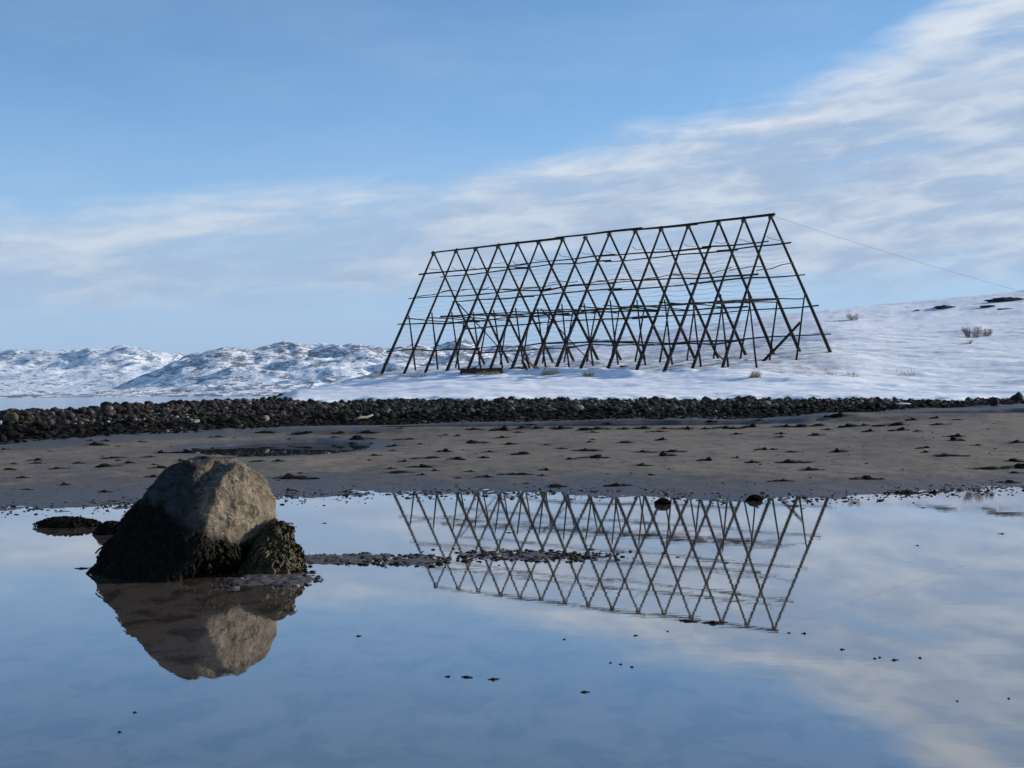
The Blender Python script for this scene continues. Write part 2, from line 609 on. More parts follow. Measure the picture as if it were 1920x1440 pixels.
def make_sand():
    m, T, out = new_mat('wet_sand')
    geo = T.n('ShaderNodeNewGeometry')
    P = geo.outputs['Position']
    sp = T.n('ShaderNodeSeparateXYZ'); T.put(sp.inputs[0], P)
    big = T.noise(T.scalev(P, (0.35, 0.22, 1)), 1.0, 5, 0.6)
    mid = T.noise(T.scalev(P, (2.0, 1.2, 1)), 1.0, 6, 0.65)
    fine = T.noise(P, 34.0, 5, 0.7)
    c = T.mix(T.smooth(big, 0.35, 0.68), (0.195, 0.164, 0.126), (0.148, 0.125, 0.098))
    c = T.mix(T.math('MULTIPLY', T.smooth(mid, 0.46, 0.64), 0.65), c, (0.092, 0.080, 0.072))
    c = T.mix(T.math('MULTIPLY', T.smooth(fine, 0.5, 0.68), 0.6), c, (0.065, 0.058, 0.054))
    stk = T.noise(T.scalev(P, (0.9, 4.5, 1)), 1.0, 6, 0.7, 0.4)
    c = T.mix(T.math('MULTIPLY', T.smooth(stk, 0.54, 0.66), 0.6), c, (0.060, 0.053, 0.048))
    wetl = T.math('SUBTRACT', sp.outputs[2], T.math('MULTIPLY', T.math('SUBTRACT', mid, 0.5), 0.12))
    wet = T.smooth(wetl, 0.095, 0.005)
    c = T.mix(T.math('MULTIPLY', wet, 0.85), c, (0.070, 0.060, 0.058))
    spk = T.noise(T.scalev(P, (16, 7, 8)), 1.0, 6, 0.75)
    c = T.mix(T.math('MULTIPLY', wet, T.math('MULTIPLY', T.smooth(spk, 0.50, 0.58), 0.8)), c, (0.026, 0.024, 0.025))
    att = T.n('ShaderNodeAttribute', attribute_name='wet')
    c = T.mix(att.outputs['Fac'], c, (0.062, 0.055, 0.052))
    rough = T.math('SUBTRACT', 0.88, T.math('MULTIPLY', T.math('MAXIMUM', wet, att.outputs['Fac']), 0.40))
    h = T.math('ADD', T.math('MULTIPLY', fine, 0.006), T.math('MULTIPLY', mid, 0.02))
    principled(T, out, c, rough, T.bump(h, 0.8, 1.0), 0.25)
    return m


def make_snow():
    m, T, out = new_mat('snow')
    geo = T.n('ShaderNodeNewGeometry')
    P = geo.outputs['Position']
    n1 = T.noise(T.scalev(P, (0.22, 1.1, 1)), 1.0, 6, 0.55)
    n2 = T.noise(T.scalev(P, (2.5, 6.0, 5)), 1.0, 5, 0.6)
    h = T.math('ADD', T.math('MULTIPLY', n1, 0.10), T.math('MULTIPLY', n2, 0.012))
    # straw and grit showing through the thin cover under the rack
    att = T.n('ShaderNodeAttribute', attribute_name='thin')
    st = T.math('MULTIPLY', att.outputs['Fac'], T.smooth(T.noise(T.scalev(P, (1.3, 1.3, 1.3)), 1.0, 7, 0.75), 0.42, 0.62))
    c = T.mix(T.math('MULTIPLY', st, 0.75), (0.885, 0.92, 0.965), (0.50, 0.43, 0.33))
    p = principled(T, out, c, 0.75, T.bump(h, 0.7, 1.0), 0.2)
    return m


def make_hill_mat():
    m, T, out = new_mat('snowy_hillside')
    geo = T.n('ShaderNodeNewGeometry')
    P = geo.outputs['Position']
    att = T.n('ShaderNodeAttribute', attribute_name='rock')
    n = T.noise(T.scalev(P, (0.022, 0.012, 0.085)), 1.0, 6, 0.66, 0.5)
    n2 = T.noise(T.scalev(P, (0.09, 0.04, 0.30)), 1.0, 5, 0.65)
    k = T.math('ADD', T.math('MULTIPLY', n, 0.75), T.math('ADD', T.math('MULTIPLY', n2, 0.35), T.math('MULTIPLY', att.outputs['Fac'], 0.42)))
    n3 = T.noise(T.scalev(P, (0.010, 0.006, 0.05)), 1.0, 6, 0.65, 0.8)
    ln = T.smooth(T.math('ABSOLUTE', T.math('SUBTRACT', n3, 0.5)), 0.06, 0.0)
    k = T.math('ADD', k, T.math('MULTIPLY', ln, 0.09))
    r = T.smooth(k, 0.73, 0.78)
    c = T.mix(T.math('MULTIPLY', r, 0.85), (0.88, 0.91, 0.95), (0.070, 0.080, 0.10))
    h = T.math('ADD', T.math('MULTIPLY', n, 9.0), T.math('MULTIPLY', n2, 3.0))
    principled(T, out, c, 0.9, T.bump(h, 1.0, 1.0), 0.1)
    return m


def make_stone(name, attr=False):
    m, T, out = new_mat(name)
    tcn = T.n('ShaderNodeTexCoord')
    geo = T.n('ShaderNodeNewGeometry')
    if attr:
        a = T.n('ShaderNodeAttribute', attribute_name='tone')
    else:
        a = T.n('ShaderNodeObjectInfo')
    base = a.outputs['Color']
    n = T.noise(geo.outputs['Position'], 14.0, 5, 0.65)
    c = T.mix(T.smooth(n, 0.35, 0.72), base, T.mix(0.55, base, (0.02, 0.018, 0.016)))
    principled(T, out, c, 0.85, T.bump(n, 0.5, 0.04), 0.07)
    return m


def make_wood(name, c1, c2, rough=0.85):
    m, T, out = new_mat(name)
    tcn = T.n('ShaderNodeTexCoord')
    oi = T.n('ShaderNodeObjectInfo')
    geo = T.n('ShaderNodeNewGeometry')
    n = T.noise(T.scalev(geo.outputs['Position'], (9, 9, 2.0)), 1.0, 5, 0.65)
    f = T.math('ADD', T.math('MULTIPLY', T.smooth(n, 0.3, 0.75), 0.7), T.math('MULTIPLY', oi.outputs['Random'], 0.3))
    c = T.mix(f, c1, c2)
    principled(T, out, c, rough, T.bump(n, 0.5, 0.02), 0.1)
    return m


def make_plain(name, c1, c2, scale=8.0, rough=0.8, spec=0.3, bump=0.4, bd=0.02):
    m, T, out = new_mat(name)
    geo = T.n('ShaderNodeNewGeometry')
    n = T.noise(geo.outputs['Position'], scale, 6, 0.65)
    principled(T, out, T.mix(T.smooth(n, 0.32, 0.70), c1, c2), rough, T.bump(n, bump, bd), spec)
    return m


M_SAND = make_sand()
M_SNOW = make_snow()
M_HILL = make_hill_mat()
M_STONE = make_stone('beach_stone')
M_STONES = make_stone('beach_stones', True)
M_WOOD = make_wood('weathered_pole', (0.014, 0.013, 0.014), (0.036, 0.031, 0.028))
M_WOODLIGHT = make_wood('pale_driftwood', (0.30, 0.25, 0.19), (0.17, 0.135, 0.10))
M_WOODBROWN = make_wood('brown_plank', (0.075, 0.042, 0.028), (0.035, 0.022, 0.017))
M_ROPE = make_plain('old_rope', (0.07, 0.065, 0.06), (0.12, 0.11, 0.10), 20)
M_WIRE = make_plain('grey_wire', (0.26, 0.26, 0.28), (0.36, 0.36, 0.38), 5)
M_WEED = make_plain('dark_seaweed', (0.008, 0.0075, 0.006), (0.020, 0.017, 0.011), 18, 0.8, 0.07)
M_WEEDLIT = make_plain('olive_rockweed', (0.085, 0.070, 0.030), (0.018, 0.015, 0.009), 22, 0.65, 0.25)
M_STRAW = make_plain('dry_straw', (0.46, 0.36, 0.22), (0.34, 0.26, 0.16), 9)
M_TWIG = make_plain('twigs', (0.46, 0.42, 0.37), (0.31, 0.275, 0.24), 9)
M_DARKROCK = make_plain('dark_rock', (0.06, 0.057, 0.056), (0.028, 0.027, 0.027), 1.6, 0.85, 0.3, 0.6, 0.1)
M_MUD = make_plain('mud', (0.060, 0.050, 0.046), (0.105, 0.088, 0.080), 16, 0.55, 0.35, 0.7, 0.01)

# ------------------------------------------------------------------ sand, snow, water
uu = np.concatenate([np.arange(-1300, -60, 40.0), np.arange(-60, 1980, 4.0), np.arange(1980, 5100, 60.0)])
yp = np.concatenate([np.geomspace(1400, 300, 26)[:-1], np.arange(300, 175, -1.0), np.arange(175, 34, -0.55)])
dd = np.concatenate([F * EYE / yp[yp > 100], np.linspace(F * EYE / 100, 72, 190)[1:], np.arange(73, 130, 2.0)])
UU, DD = np.meshgrid(uu, dd)
XX = (UU - 960) / F * DD
ZZ = ground(XX, DD)
sand_v = np.stack([XX, DD, ZZ], -1).reshape(-1, 3)
sand = obj('sand_beach', mesh_from('sand_beach', sand_v, grid_faces(len(dd), len(uu)), M_SAND))
tag(sand, kind='structure')
wet = np.zeros_like(ZZ)
for i, (cx, cy, rx, ry, lev) in enumerate(pools):
    e = np.sqrt(((XX - cx) / (rx + 0.5)) ** 2 + ((DD - cy) / (ry + 0.5)) ** 2) + fbm2(XX * 0.9, DD * 0.5, 40 + i, 3) * 0.3
    wet = np.maximum(wet, 1 - sstep(0.85, 1.3, e))
db = knot(XX, DD, 3)
wet = np.maximum(wet, sstep(db - 5.0, db - 2.5, DD + fbm2(XX * 0.4, DD * 0.6, 91, 3) * 2.2) * 0.8)
a = sand.data.attributes.new('wet', 'FLOAT', 'POINT')
a.data.foreach_set('value', wet.astype(np.float32).ravel())

us = np.concatenate([np.arange(470, 1960, 3.0), np.arange(1960, 5100, 50.0)])
ds = np.concatenate([np.arange(55.5, 63, 0.10), np.arange(63, 100, 0.14), np.geomspace(100, 330, 150)])
US, DS = np.meshgrid(us, ds)
XS_ = (US - 960) / F * DS
MS = snow_mask(XS_, DS)
ZS = ground(XS_, DS) + np.where(MS > 0.02, MS * np.maximum(snow_depth(XS_, DS), 0.03), -0.08)
keepv = (MS > 0.02) & (ZS > SEA_Z - 0.3)
kf = keepv[:-1, :-1] | keepv[1:, :-1] | keepv[:-1, 1:] | keepv[1:, 1:]
sv, sf = np.stack([XS_, DS, ZS], -1).reshape(-1, 3), grid_faces(len(ds), len(us), kf)
dc = knot(XS_, DS, 5)
thin = sstep(dc - 0.3, dc + 1.2, DS) * (1 - sstep(88, 104, DS)) * (1 - sstep(1500, 1650, US)) * 0.9
thin = np.maximum(thin, 0.25 * (1 - sstep(100, 180, DS)) * sstep(dc, dc + 3, DS))
used = np.unique(sf)
sv2, sf2 = compact(sv, sf)
snow = obj('snow_field', mesh_from('snow_field', sv2, sf2, M_SNOW))
tag(snow, kind='structure')
a = snow.data.attributes.new('thin', 'FLOAT', 'POINT')
a.data.foreach_set('value', thin.reshape(-1)[used].astype(np.float32))

# the pool: one flat sheet whose outline is where the sand rises through it
px_ = np.linspace(-45, 45, 4)
pool = obj('tidal_pool', mesh_from('tidal_pool', [(-60, -30, 0), (60, -30, 0), (60, 26.5, 0), (-60, 26.5, 0)], [(0, 1, 2, 3)], M_POOL, False))
tag(pool, kind='structure')
for (cx, cy, rx, ry, lev) in pools:
    n = 48
    vs = [(cx + rx * 1.16 * math.cos(2 * math.pi * i / n), cy + ry * 1.16 * math.sin(2 * math.pi * i / n), lev) for i in range(n)]
    o = obj('puddle', mesh_from('puddle', vs, [tuple(range(n))], M_PUDDLE, False))
    tag(o, kind='structure')
sea = obj('sea', mesh_from('sea', [(-9000, 44, SEA_Z), (-9000, 9000, SEA_Z), (9000, 9000, SEA_Z), (9000, 44, SEA_Z)], [(0, 3, 2, 1)], M_SEA, False))
tag(sea, kind='structure')

# ------------------------------------------------------------------ far hills across the fjord
def hill_range(name, sky, dn, df, seed, nscale, amp, u0, u1, du, rows, rock_bias):
    u = np.arange(u0, u1, du)
    t = np.linspace(0, 1.25, rows)
    U, Tt = np.meshgrid(u, t)
    D = dn + (df - dn) * Tt
    X = (U - 960) / F * D
    sky_y = np.interp(u, [s[0] for s in sky], [s[1] for s in sky])
    prof = np.where(Tt < 1, np.sin(np.clip(Tt, 0, 1) * math.pi / 2) ** 0.85, 1 - (Tt - 1) * 1.6)
    elev_target = (yh(u) - sky_y) / F
    zc = elev_target * df
    big = fbm2(X / nscale, D / nscale, seed, 3, 0.5) * 1.5 + ridged2(X / (nscale * .5), D / (nscale * .5), seed + 9, 5, 0.5) * .30
    med = fbm2(X / (nscale * 0.24), D / (nscale * 0.30), seed + 5, 4, 0.42) * 1.6 + ridged2(X / (nscale * 0.16), D / (nscale * 0.2), seed + 15, 3, 0.45) * .35
    Z = zc[None, :] * (prof + (big * amp + med * amp * 0.52) * np.clip(Tt * 1.6, 0, 1) * (1 - .50 * np.clip(Tt, 0, 1.2) ** 3))
    Z = np.maximum(Z, -3)
    ang = (Z / D).max(0)
    k = np.ones(41) / 41
    sm = np.convolve(np.pad(elev_target / np.maximum(ang, 1e-4), 20, mode='edge'), k, mode='valid')
    Z = Z * sm[None, :] + EYE * np.clip(Tt * 4, 0, 1)
    Z[0, :] = SEA_Z - 2
    gx = np.gradient(Z, axis=1) / np.maximum(np.gradient(X, axis=1), 1e-3)
    gy = np.gradient(Z, axis=0) / np.gradient(D, axis=0)
    slope = np.sqrt(gx * gx + gy * gy)
    rock = sstep(0.2, 0.7, slope) * 0.22 + rock_bias + 0.14
    rock = rock + (1 - sstep(2, 10, Z)) * 0.12
    o = obj(name, mesh_from(name, np.stack([X, D, Z], -1).reshape(-1, 3), grid_faces(rows, len(u)), M_HILL))
    tag(o, kind='structure')
    at = o.data.attributes.new('rock', 'FLOAT', 'POINT')
    at.data.foreach_set('value', rock.astype(np.float32).ravel())
    return o


SKY_A = [(-1500, 690), (-600, 672), (-200, 664), (0, 661), (60, 657), (120, 655), (180, 653), (230, 651), (290, 655), (340, 664), (420, 676), (600, 700), (1300, 715)]
SKY_B = [(180, 742), (225, 722), (260, 706), (300, 690), (345, 668), (380, 659), (420, 654), (470, 651), (520, 646), (565, 640), (590, 641), (640, 648), (690, 645), (720, 654), (760, 650), (800, 645), (840, 640), (880, 643), (930, 650), (1000, 648), (1060, 643), (1120, 638), (1185, 641), (1300, 650), (1500, 665), (2200, 690)]
SKY_C = [(-1500, 735), (0, 735), (60, 731), (110, 735), (200, 731), (300, 726), (420, 719), (520, 716), (640, 708), (760, 696), (900, 690), (1000, 680), (1100, 672), (1300, 670), (1800, 690)]
hill_range('far_hills', SKY_A, 5200, 7200, 101, 760, 0.34, -1500, 1300, 4, 130, 0.10)
hill_range('near_hills', SKY_B, 3900, 5200, 202, 600, 0.46, 175, 2200, 3, 150, 0.16)
SKY_D = [(300, 743), (340, 724), (380, 705), (430, 692), (480, 688), (540, 695), (580, 683), (640, 673), (700, 679), (760, 685), (820, 676), (900, 681), (1000, 676), (1100, 668), (1400, 680), (2200, 700)]
hill_range('middle_hills', SKY_D, 3500, 4100, 404, 420, 0.40, 290, 2200, 3.5, 100, 0.12)
hill_range('coast_hills', SKY_C, 3000, 3800, 303, 300, 0.70, -1500, 1800, 3.5, 110, 0.20)

# ------------------------------------------------------------------ fish drying rack
random.seed(5)
RIDGE_PX = [(815, 475), (857, 470), (894, 466), (936, 461), (972, 457), (1012, 453), (1057, 448), (1100, 444), (1145, 438), (1194, 433), (1242, 429), (1293, 424), (1350, 417), (1397, 412), (1448, 406)]
NEAR_PX = [716, 759, 797, 837, 875, 917, 957, 1001, 1042, 1090, 1141, 1195, 1245, 1298, 1352]
FAR_PX = [910, 954, 993, 1036, 1077, 1121, 1164, 1208, 1254, 1302, 1347, 1399, 1450, 1500, 1556]
NPROP_PX = [781, 822, 862, 903, 944, 984, 1024, 1068, 1114, 1160, 1211, 1262, 1315, 1366, 1420]
FPROP_PX = [853, 897, 937, 977, 1016, 1057, 1099, 1144, 1190, 1236, 1287, 1337, 1387, 1442, 1492]
RL = Vector(((815 - 960) / F * 89.3, 89.3)); RR = Vector(((1448 - 960) / F * 74.7, 74.7))
rdir = (RR - RL).normalized()
perp = Vector((-rdir.y, rdir.x))      # towards the far side
if perp.y < 0: perp = -perp


def on_line(px, o, d):
    """plan point where the line o + s d crosses the vertical plane of a pixel column"""
    k = (px - 960) / F
    s = (k * o.y - o.x) / (d.x - k * d.y)
    return o + d * s


rack = empty('fish_drying_rack', (0, 0, 0))
base_c = (RL + RR) / 2
rack.location = (base_c.x, base_c.y, surf(base_c.x, base_c.y))
tag(rack, 'long wooden fish drying rack of dark crossed poles standing empty on the snow bank', 'drying rack')
O0 = Vector(rack.location)


def rpart(name, pts, radii, mat, sides=7, label=None):
    v, f = tube([Vector(p) - O0 for p in pts], radii, sides)
    o = obj(name, mesh_from(name, np.array([tuple(p) for p in v]), f, mat), rack)
    if label: o['label'] = label
    return o


def wob(a, b, n, amp, sag=0.0):
    a = Vector(a); b = Vector(b)
    out = []
    ph = [random.uniform(0, 6.28) for _ in range(3)]
    for i in range(n + 1):
        t = i / n
        p = a.lerp(b, t)
        w = math.sin(t * math.pi)
        p.z += amp * (math.sin(t * 5 + ph[0]) * 0.6 + math.sin(t * 11 + ph[1]) * 0.4) - sag * 4 * t * (1 - t)
        p.x += amp * 0.7 * math.sin(t * 6 + ph[2])
        out.append(p)
    return out


apex, nfoot, ffoot = [], [], []
for i in range(15):
    px, py = RIDGE_PX[i]
    r2 = on_line(px, RL, rdir)
    A = Vector((r2.x, r2.y, zat(px, py, r2.y) - 0.05))
    n2 = on_line(NEAR_PX[i], r2, perp); f2 = on_line(FAR_PX[i], r2, perp)
    N = Vector((n2.x, n2.y, surf(n2.x, n2.y))); Q = Vector((f2.x, f2.y, surf(f2.x, f2.y)))
    apex.append(A); nfoot.append(N); ffoot.append(Q)
    for foot, side in ((N, -1), (Q, 1)):
        off = Vector((rdir.x, rdir.y, 0)) * (0.045 * side)
        topp = A + (A - foot).normalized() * random.uniform(0.02, 0.22) + off
        bot = foot + (foot - A).normalized() * 0.35 + off
        rb = random.uniform(0.078, 0.098)
        pts = wob(bot, topp, 8, 0.018)
        rpart('leg', pts, [rb * (1 - 0.42 * j / 8) for j in range(9)], M_WOOD, 9)
    # lashing at the crossing
    ax = Vector((rdir.x, rdir.y, 0))
    rpart('lashing', [A - ax * 0.10 + Vector((0, 0, 0.0)), A + ax * 0.10], [0.105, 0.095], M_ROPE, 8)


def on_leg(i, foot, fr):
    return apex[i].lerp(foot[i], fr)


# props that stand inside each frame
for i in range(15):
    r2 = Vector((apex[i].x, apex[i].y))
    for (lst, foot, fr, s) in ((NPROP_PX, nfoot, 0.53, 1), (FPROP_PX, ffoot, 0.565, -1)):
        b2 = on_line(lst[i], r2, perp)
        B = Vector((b2.x, b2.y, surf(b2.x, b2.y) - 0.2))
        Tp = on_leg(i, foot, fr - random.uniform(0, .03)) + Vector((rdir.x, rdir.y, 0)) * 0.11
        rpart('prop', wob(B, Tp, 5, 0.015), [random.uniform(.048, .06) * (1 - .3 * j / 5) for j in range(6)], M_WOOD, 7)

# ridge poles, overlapping end to end
up = Vector((0, 0, 0.10))
RIDGE_ROW = [a + up for a in apex]


def along(row, a, b, lift, n=None):
    """points along a row of frames from frame number a to b (fractions and overshoot allowed)"""
    n = n or max(3, int(abs(b - a) * 2))
    out = []
    for j in range(n + 1):
        q = a + (b - a) * j / n
        i0 = int(min(max(math.floor(q), 0), 13))
        out.append(row[i0].lerp(row[i0 + 1], q - i0) + Vector((0, 0, lift)))
    return out


for (a, b, r0, r1, lf) in ((-0.12, 6.06, 0.040, 0.070, 0.0), (5.7, 9.25, 0.042, 0.068, 0.06), (8.85, 11.3, 0.045, 0.075, 0.02), (10.9, 14.14, 0.05, 0.07, 0.04)):
    P = along(RIDGE_ROW, a, b, lf)
    n = len(P) - 1
    rpart('ridge_pole', P, [r0 + (r1 - r0) * j / n for j in range(n + 1)], M_WOOD, 8)

# rails along both faces
LEV_N = [0.175, 0.385, 0.595, 0.81]
LEV_F = [0.195, 0.42, 0.655, 0.872]
nrm_n = Vector((-perp.x, -perp.y, 0.35)).normalized() * 0.11
nrm_f = Vector((perp.x, perp.y, 0.35)).normalized() * 0.11
for (foot, levs, nr) in ((nfoot, LEV_N, nrm_n), (ffoot, LEV_F, nrm_f)):
    for li, lv in enumerate(levs):
        row = [on_leg(i, foot, lv + random.uniform(-.008, .008)) + nr for i in range(15)]
        cuts = [-0.22]
        while cuts[-1] < 12.2:
            cuts.append(cuts[-1] + random.uniform(2.7, 4.4))
        cuts[-1] = 14.25
        for s in range(len(cuts) - 1):
            a, b = cuts[s], cuts[s + 1]
            if s < len(cuts) - 2: b += random.uniform(0.25, 0.8)
            P = along(row, a, b, 0.05 * (s % 2) - 0.02 + random.uniform(-.02, .02), max(4, int((b - a) * 3)))
            for j in range(len(P)):
                P[j] = P[j] + Vector((0, 0, 0.010 * math.sin(j * 1.3 + s + li)))
            r0, r1 = random.uniform(.040, .055), random.uniform(.022, .034)
            if random.random() < .5: r0, r1 = r1, r0
            n = len(P) - 1
            rpart('rail', P, [r0 + (r1 - r0) * j / n for j in range(n + 1)], M_WOOD, 7)

# cross ties inside each frame
for i in range(15):
    jit = Vector((rdir.x, rdir.y, 0)) * 0.13
    a, b = on_leg(i, nfoot, .13 + random.uniform(-.02, .02)), on_leg(i, ffoot, .145 + random.uniform(-.02, .02))
    rpart('tie_rope', wob(a + jit, b + jit, 8, 0.05, 0.06), 0.016, M_ROPE, 5)
    a, b = on_leg(i, nfoot, .35 + random.uniform(-.02, .02)), on_leg(i, ffoot, .34 + random.uniform(-.02, .02))
    if i in (0, 3, 4, 5, 7, 9, 10, 11, 13, 14):
        rpart('tie_pole', wob(a + jit, b + jit, 7, 0.05), [0.026] * 8, M_WOOD, 6)
    else:
        rpart('tie_pole', wob(a + jit, a.lerp(b, .8) + jit, 7, 0.06), [0.022] * 8, M_WOOD, 6)
    a, b = on_leg(i, nfoot, .54 + random.uniform(-.012, .012)), on_leg(i, ffoot, .60 + random.uniform(-.015, .015))
    rpart('tie_pole', wob(a - jit, b - jit, 7, 0.03), [0.036 - .001 * j for j in range(8)], M_WOOD, 7)

# brown poles kept on the ties inside the rack
for (a, b, w, cidx) in ((0.9, 4.3, -1.3, 1), (2.4, 6.1, 0.4, 0), (4.6, 8.1, -0.5, 1), (6.2, 9.6, 0.9, 0), (8.2, 11.4, 0.1, 1), (10.4, 13.3, -0.8, 0), (11.6, 13.9, 0.6, 1)):
    row = [on_leg(i, nfoot, .57).lerp(on_leg(i, ffoot, .60), 0.5) + Vector((perp.x, perp.y, 0)) * w + Vector((0, 0, .09)) for i in range(15)]
    P = along(row, a, b, random.uniform(-.02, .12), 8)
    rpart('stored_pole', P, [0.052 - 0.003 * j for j in range(9)], M_WOODBROWN if cidx else M_WOOD, 7, 'reddish brown pole lying on the inner ties' if cidx else None)

# long diagonal braces
for (p0, d0, p1, d1, r) in (((860, 570), None, (962, 680), None, .035), ((1014, 579), None, (1112, 684), None, .035)):
    q = [on_line(p0[0], RL, rdir), on_line(p1[0], RL, rdir)]
    A = pt(p0[0], p0[1], q[0].y); B = pt(p1[0], p1[1], q[1].y)
    rpart('brace', wob(A, B, 6, 0.02), [r * (1 - .05 * j) for j in range(7)], M_WOOD, 6)
b2 = on_line(1427, Vector((apex[13].x, apex[13].y)), perp)
A = Vector((b2.x, b2.y, surf(b2.x, b2.y) - .15))
q = on_line(1500, Vector((apex[14].x, apex[14].y)), perp)
rpart('brace', wob(A, pt(1501, 604, q.y), 5, 0.01), [.075, .073, .071, .069, .066, .064], M_WOOD, 8)
# short broken stub on the right hand near leg
s0 = on_leg(14, nfoot, .92)
rpart('broken_stub', [s0, s0 + Vector((-.35, -.1, .28))], [.04, .03], M_WOOD, 6)

# thin hanging wires along both faces
for (foot, nr) in ((nfoot, nrm_n), (ffoot, nrm_f)):
    for kx in range(22):
        fr = 0.215 + kx * 0.034
        if any(abs(fr - l) < .012 for l in LEV_N): fr += .012
        row = [on_leg(i, foot, fr + random.uniform(-.004, .004)) + nr * .75 for i in range(15)]
        P = []
        for i in range(14):
            for j in range(3):
                t = j / 3
                q = row[i].lerp(row[i + 1], t); q.z -= 0.10 * 4 * t * (1 - t) * random.uniform(.3, 1)
                P.append(q)
        P.append(row[14])
        rpart('wire', P, 0.0045, M_WIRE, 4)

# guy wire from the ridge to the hill
A = apex[14] + Vector((.1, 0, .08)); B = pt(2320, 665, 84.0)
gz = surf(B.x, B.y)
Bg = Vector((B.x, B.y, gz - .1))
P = []
for j in range(25):
    t = j / 24
    q = A.lerp(Bg, t); q.z -= 4 * t * (1 - t) * 0.35
    P.append(q)
rpart('guy_wire', P, 0.0075, M_WIRE, 5)

# ------------------------------------------------------------------ boulder in the pool
def boulder_mesh():
    v, f = ico(7)
    planes = [
        ((-.827, 0, .562), .450), ((-.62, -.60, .50), .455), ((-.412, 0, .911), .525), ((.0, -.10, .99), .555),
        ((.60, 0, .80), .700), ((.946, 0, .324), .750), ((1, .05, 0), .735), ((.88, -.35, .30), .690),
        ((.62, -.50, .30), .530), ((-.20, -.72, .66), .381), ((.40, -.45, .78), .645),
        ((.62, -.28, -.73), .47), ((0, 1, .1), .50), ((-.5, .8, .3), .52), ((.6, .75, .2), .62), ((0, 0, -1), .7), ((-.9, 0, -.3), .95), ((0, -1, -.1), .92)]
    s = 0
    p = 60.0
    for n, h in planes:
        n = np.array(n) / np.linalg.norm(n)
        s = s + np.maximum(v @ n / h, 0) ** p
    r = s ** (-1 / p)
    q = v * r[:, None] + np.array([0, 0, .35])
    # scooped hollow at the top towards the viewer
    for c, rad, dep in (((.24, -.10, .93), .13, .13), ((.22, -.52, .50), .12, .03), ((.46, -.36, .55), .13, .035), ((-.1, -.25, .75), .2, .04)):
        w = np.exp(-((q - np.array(c)) ** 2).sum(1) / (rad * rad))
        q = q - (w * dep)[:, None] * v
    d = fbm3(q * 2.3, 11, 3) * .030 + fbm3(q * 6.5, 12, 4) * .022 + (0.3 - np.abs(fbm3(q * 3.4, 15, 4))) * .075 + fbm3(q * 24, 14, 3) * .008
    q = q + v * d[:, None]
    return q, f


def make_boulder_mat():
    m, T, out = new_mat('boulder')
    tcn = T.n('ShaderNodeTexCoord')
    P = tcn.outputs['Object']
    sp = T.n('ShaderNodeSeparateXYZ'); T.put(sp.inputs[0], P)
    n1 = T.noise(P, 3.2, 6, 0.65, 0.3)
    n2 = T.noise(P, 11.0, 6, 0.7)
    n3 = T.noise(P, 42.0, 4, 0.65)
    c = T.mix(T.smooth(n1, 0.38, 0.66), (0.205, 0.165, 0.112), (0.115, 0.092, 0.062))
    c = T.mix(T.math('MULTIPLY', T.smooth(n2, 0.48, 0.66), 0.75), c, (0.062, 0.055, 0.043))
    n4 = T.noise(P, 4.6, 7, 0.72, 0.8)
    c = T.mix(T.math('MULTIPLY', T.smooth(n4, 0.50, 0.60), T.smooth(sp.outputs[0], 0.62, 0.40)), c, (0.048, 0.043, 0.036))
    c = T.mix(T.math('MULTIPLY', T.smooth(n3, 0.55, 0.75), 0.55), c, (0.36, 0.32, 0.25))
    vn_ = T.math('ABSOLUTE', T.math('SUBTRACT', T.noise(P, 2.1, 5, 0.6, 0.6), 0.5))
    c = T.mix(T.math('MULTIPLY', T.smooth(vn_, 0.012, 0.003), 0.35), c, (0.42, 0.37, 0.28))
    ck = T.math('ABSOLUTE', T.math('SUBTRACT', T.noise(P, 3.6, 6, 0.65, 1.0), 0.52))
    c = T.mix(T.math('MULTIPLY', T.smooth(ck, 0.012, 0.003), 0.8), c, (0.03, 0.027, 0.022))
    # grey-green crust on the left half, darkened to paint in its shaded side
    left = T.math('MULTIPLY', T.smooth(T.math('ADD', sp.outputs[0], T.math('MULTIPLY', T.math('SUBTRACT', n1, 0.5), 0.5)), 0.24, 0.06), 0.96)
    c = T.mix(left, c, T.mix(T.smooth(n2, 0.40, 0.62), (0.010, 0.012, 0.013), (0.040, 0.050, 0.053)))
    # pale yellow lichen near the top
    lz = T.math('ADD', sp.outputs[2], T.math('MULTIPLY', T.math('SUBTRACT', n1, 0.5), 0.5))
    li = T.math('MULTIPLY', T.smooth(lz, 0.90, 0.96), T.math('MULTIPLY', T.smooth(n2, 0.50, 0.56), T.smooth(sp.outputs[0], 0.18, 0.05)))
    c = T.mix(T.math('MULTIPLY', li, 0.8), c, (0.26, 0.24, 0.10))
    # black tide-line growth on the lower part, reaching higher on the left
    tide = T.math('ADD', T.math('MULTIPLY', sp.outputs[2], 1.08), T.math('MULTIPLY', sp.outputs[0], 0.46))
    tide = T.math('ADD', tide, T.math('MULTIPLY', T.math('SUBTRACT', n1, 0.5), 0.30))
    tide = T.math('ADD', tide, T.math('MULTIPLY', T.math('SUBTRACT', n2, 0.5), 0.12))
    td = T.smooth(tide, 0.57, 0.47)
    c = T.mix(td, c, (0.009, 0.009, 0.008))
    h = T.math('ADD', T.math('MULTIPLY', n2, 0.035), T.math('MULTIPLY', n3, 0.016))
    h = T.math('SUBTRACT', h, T.math('MULTIPLY', T.smooth(ck, 0.014, 0.003), 0.012))
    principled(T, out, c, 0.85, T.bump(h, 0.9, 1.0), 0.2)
    return m


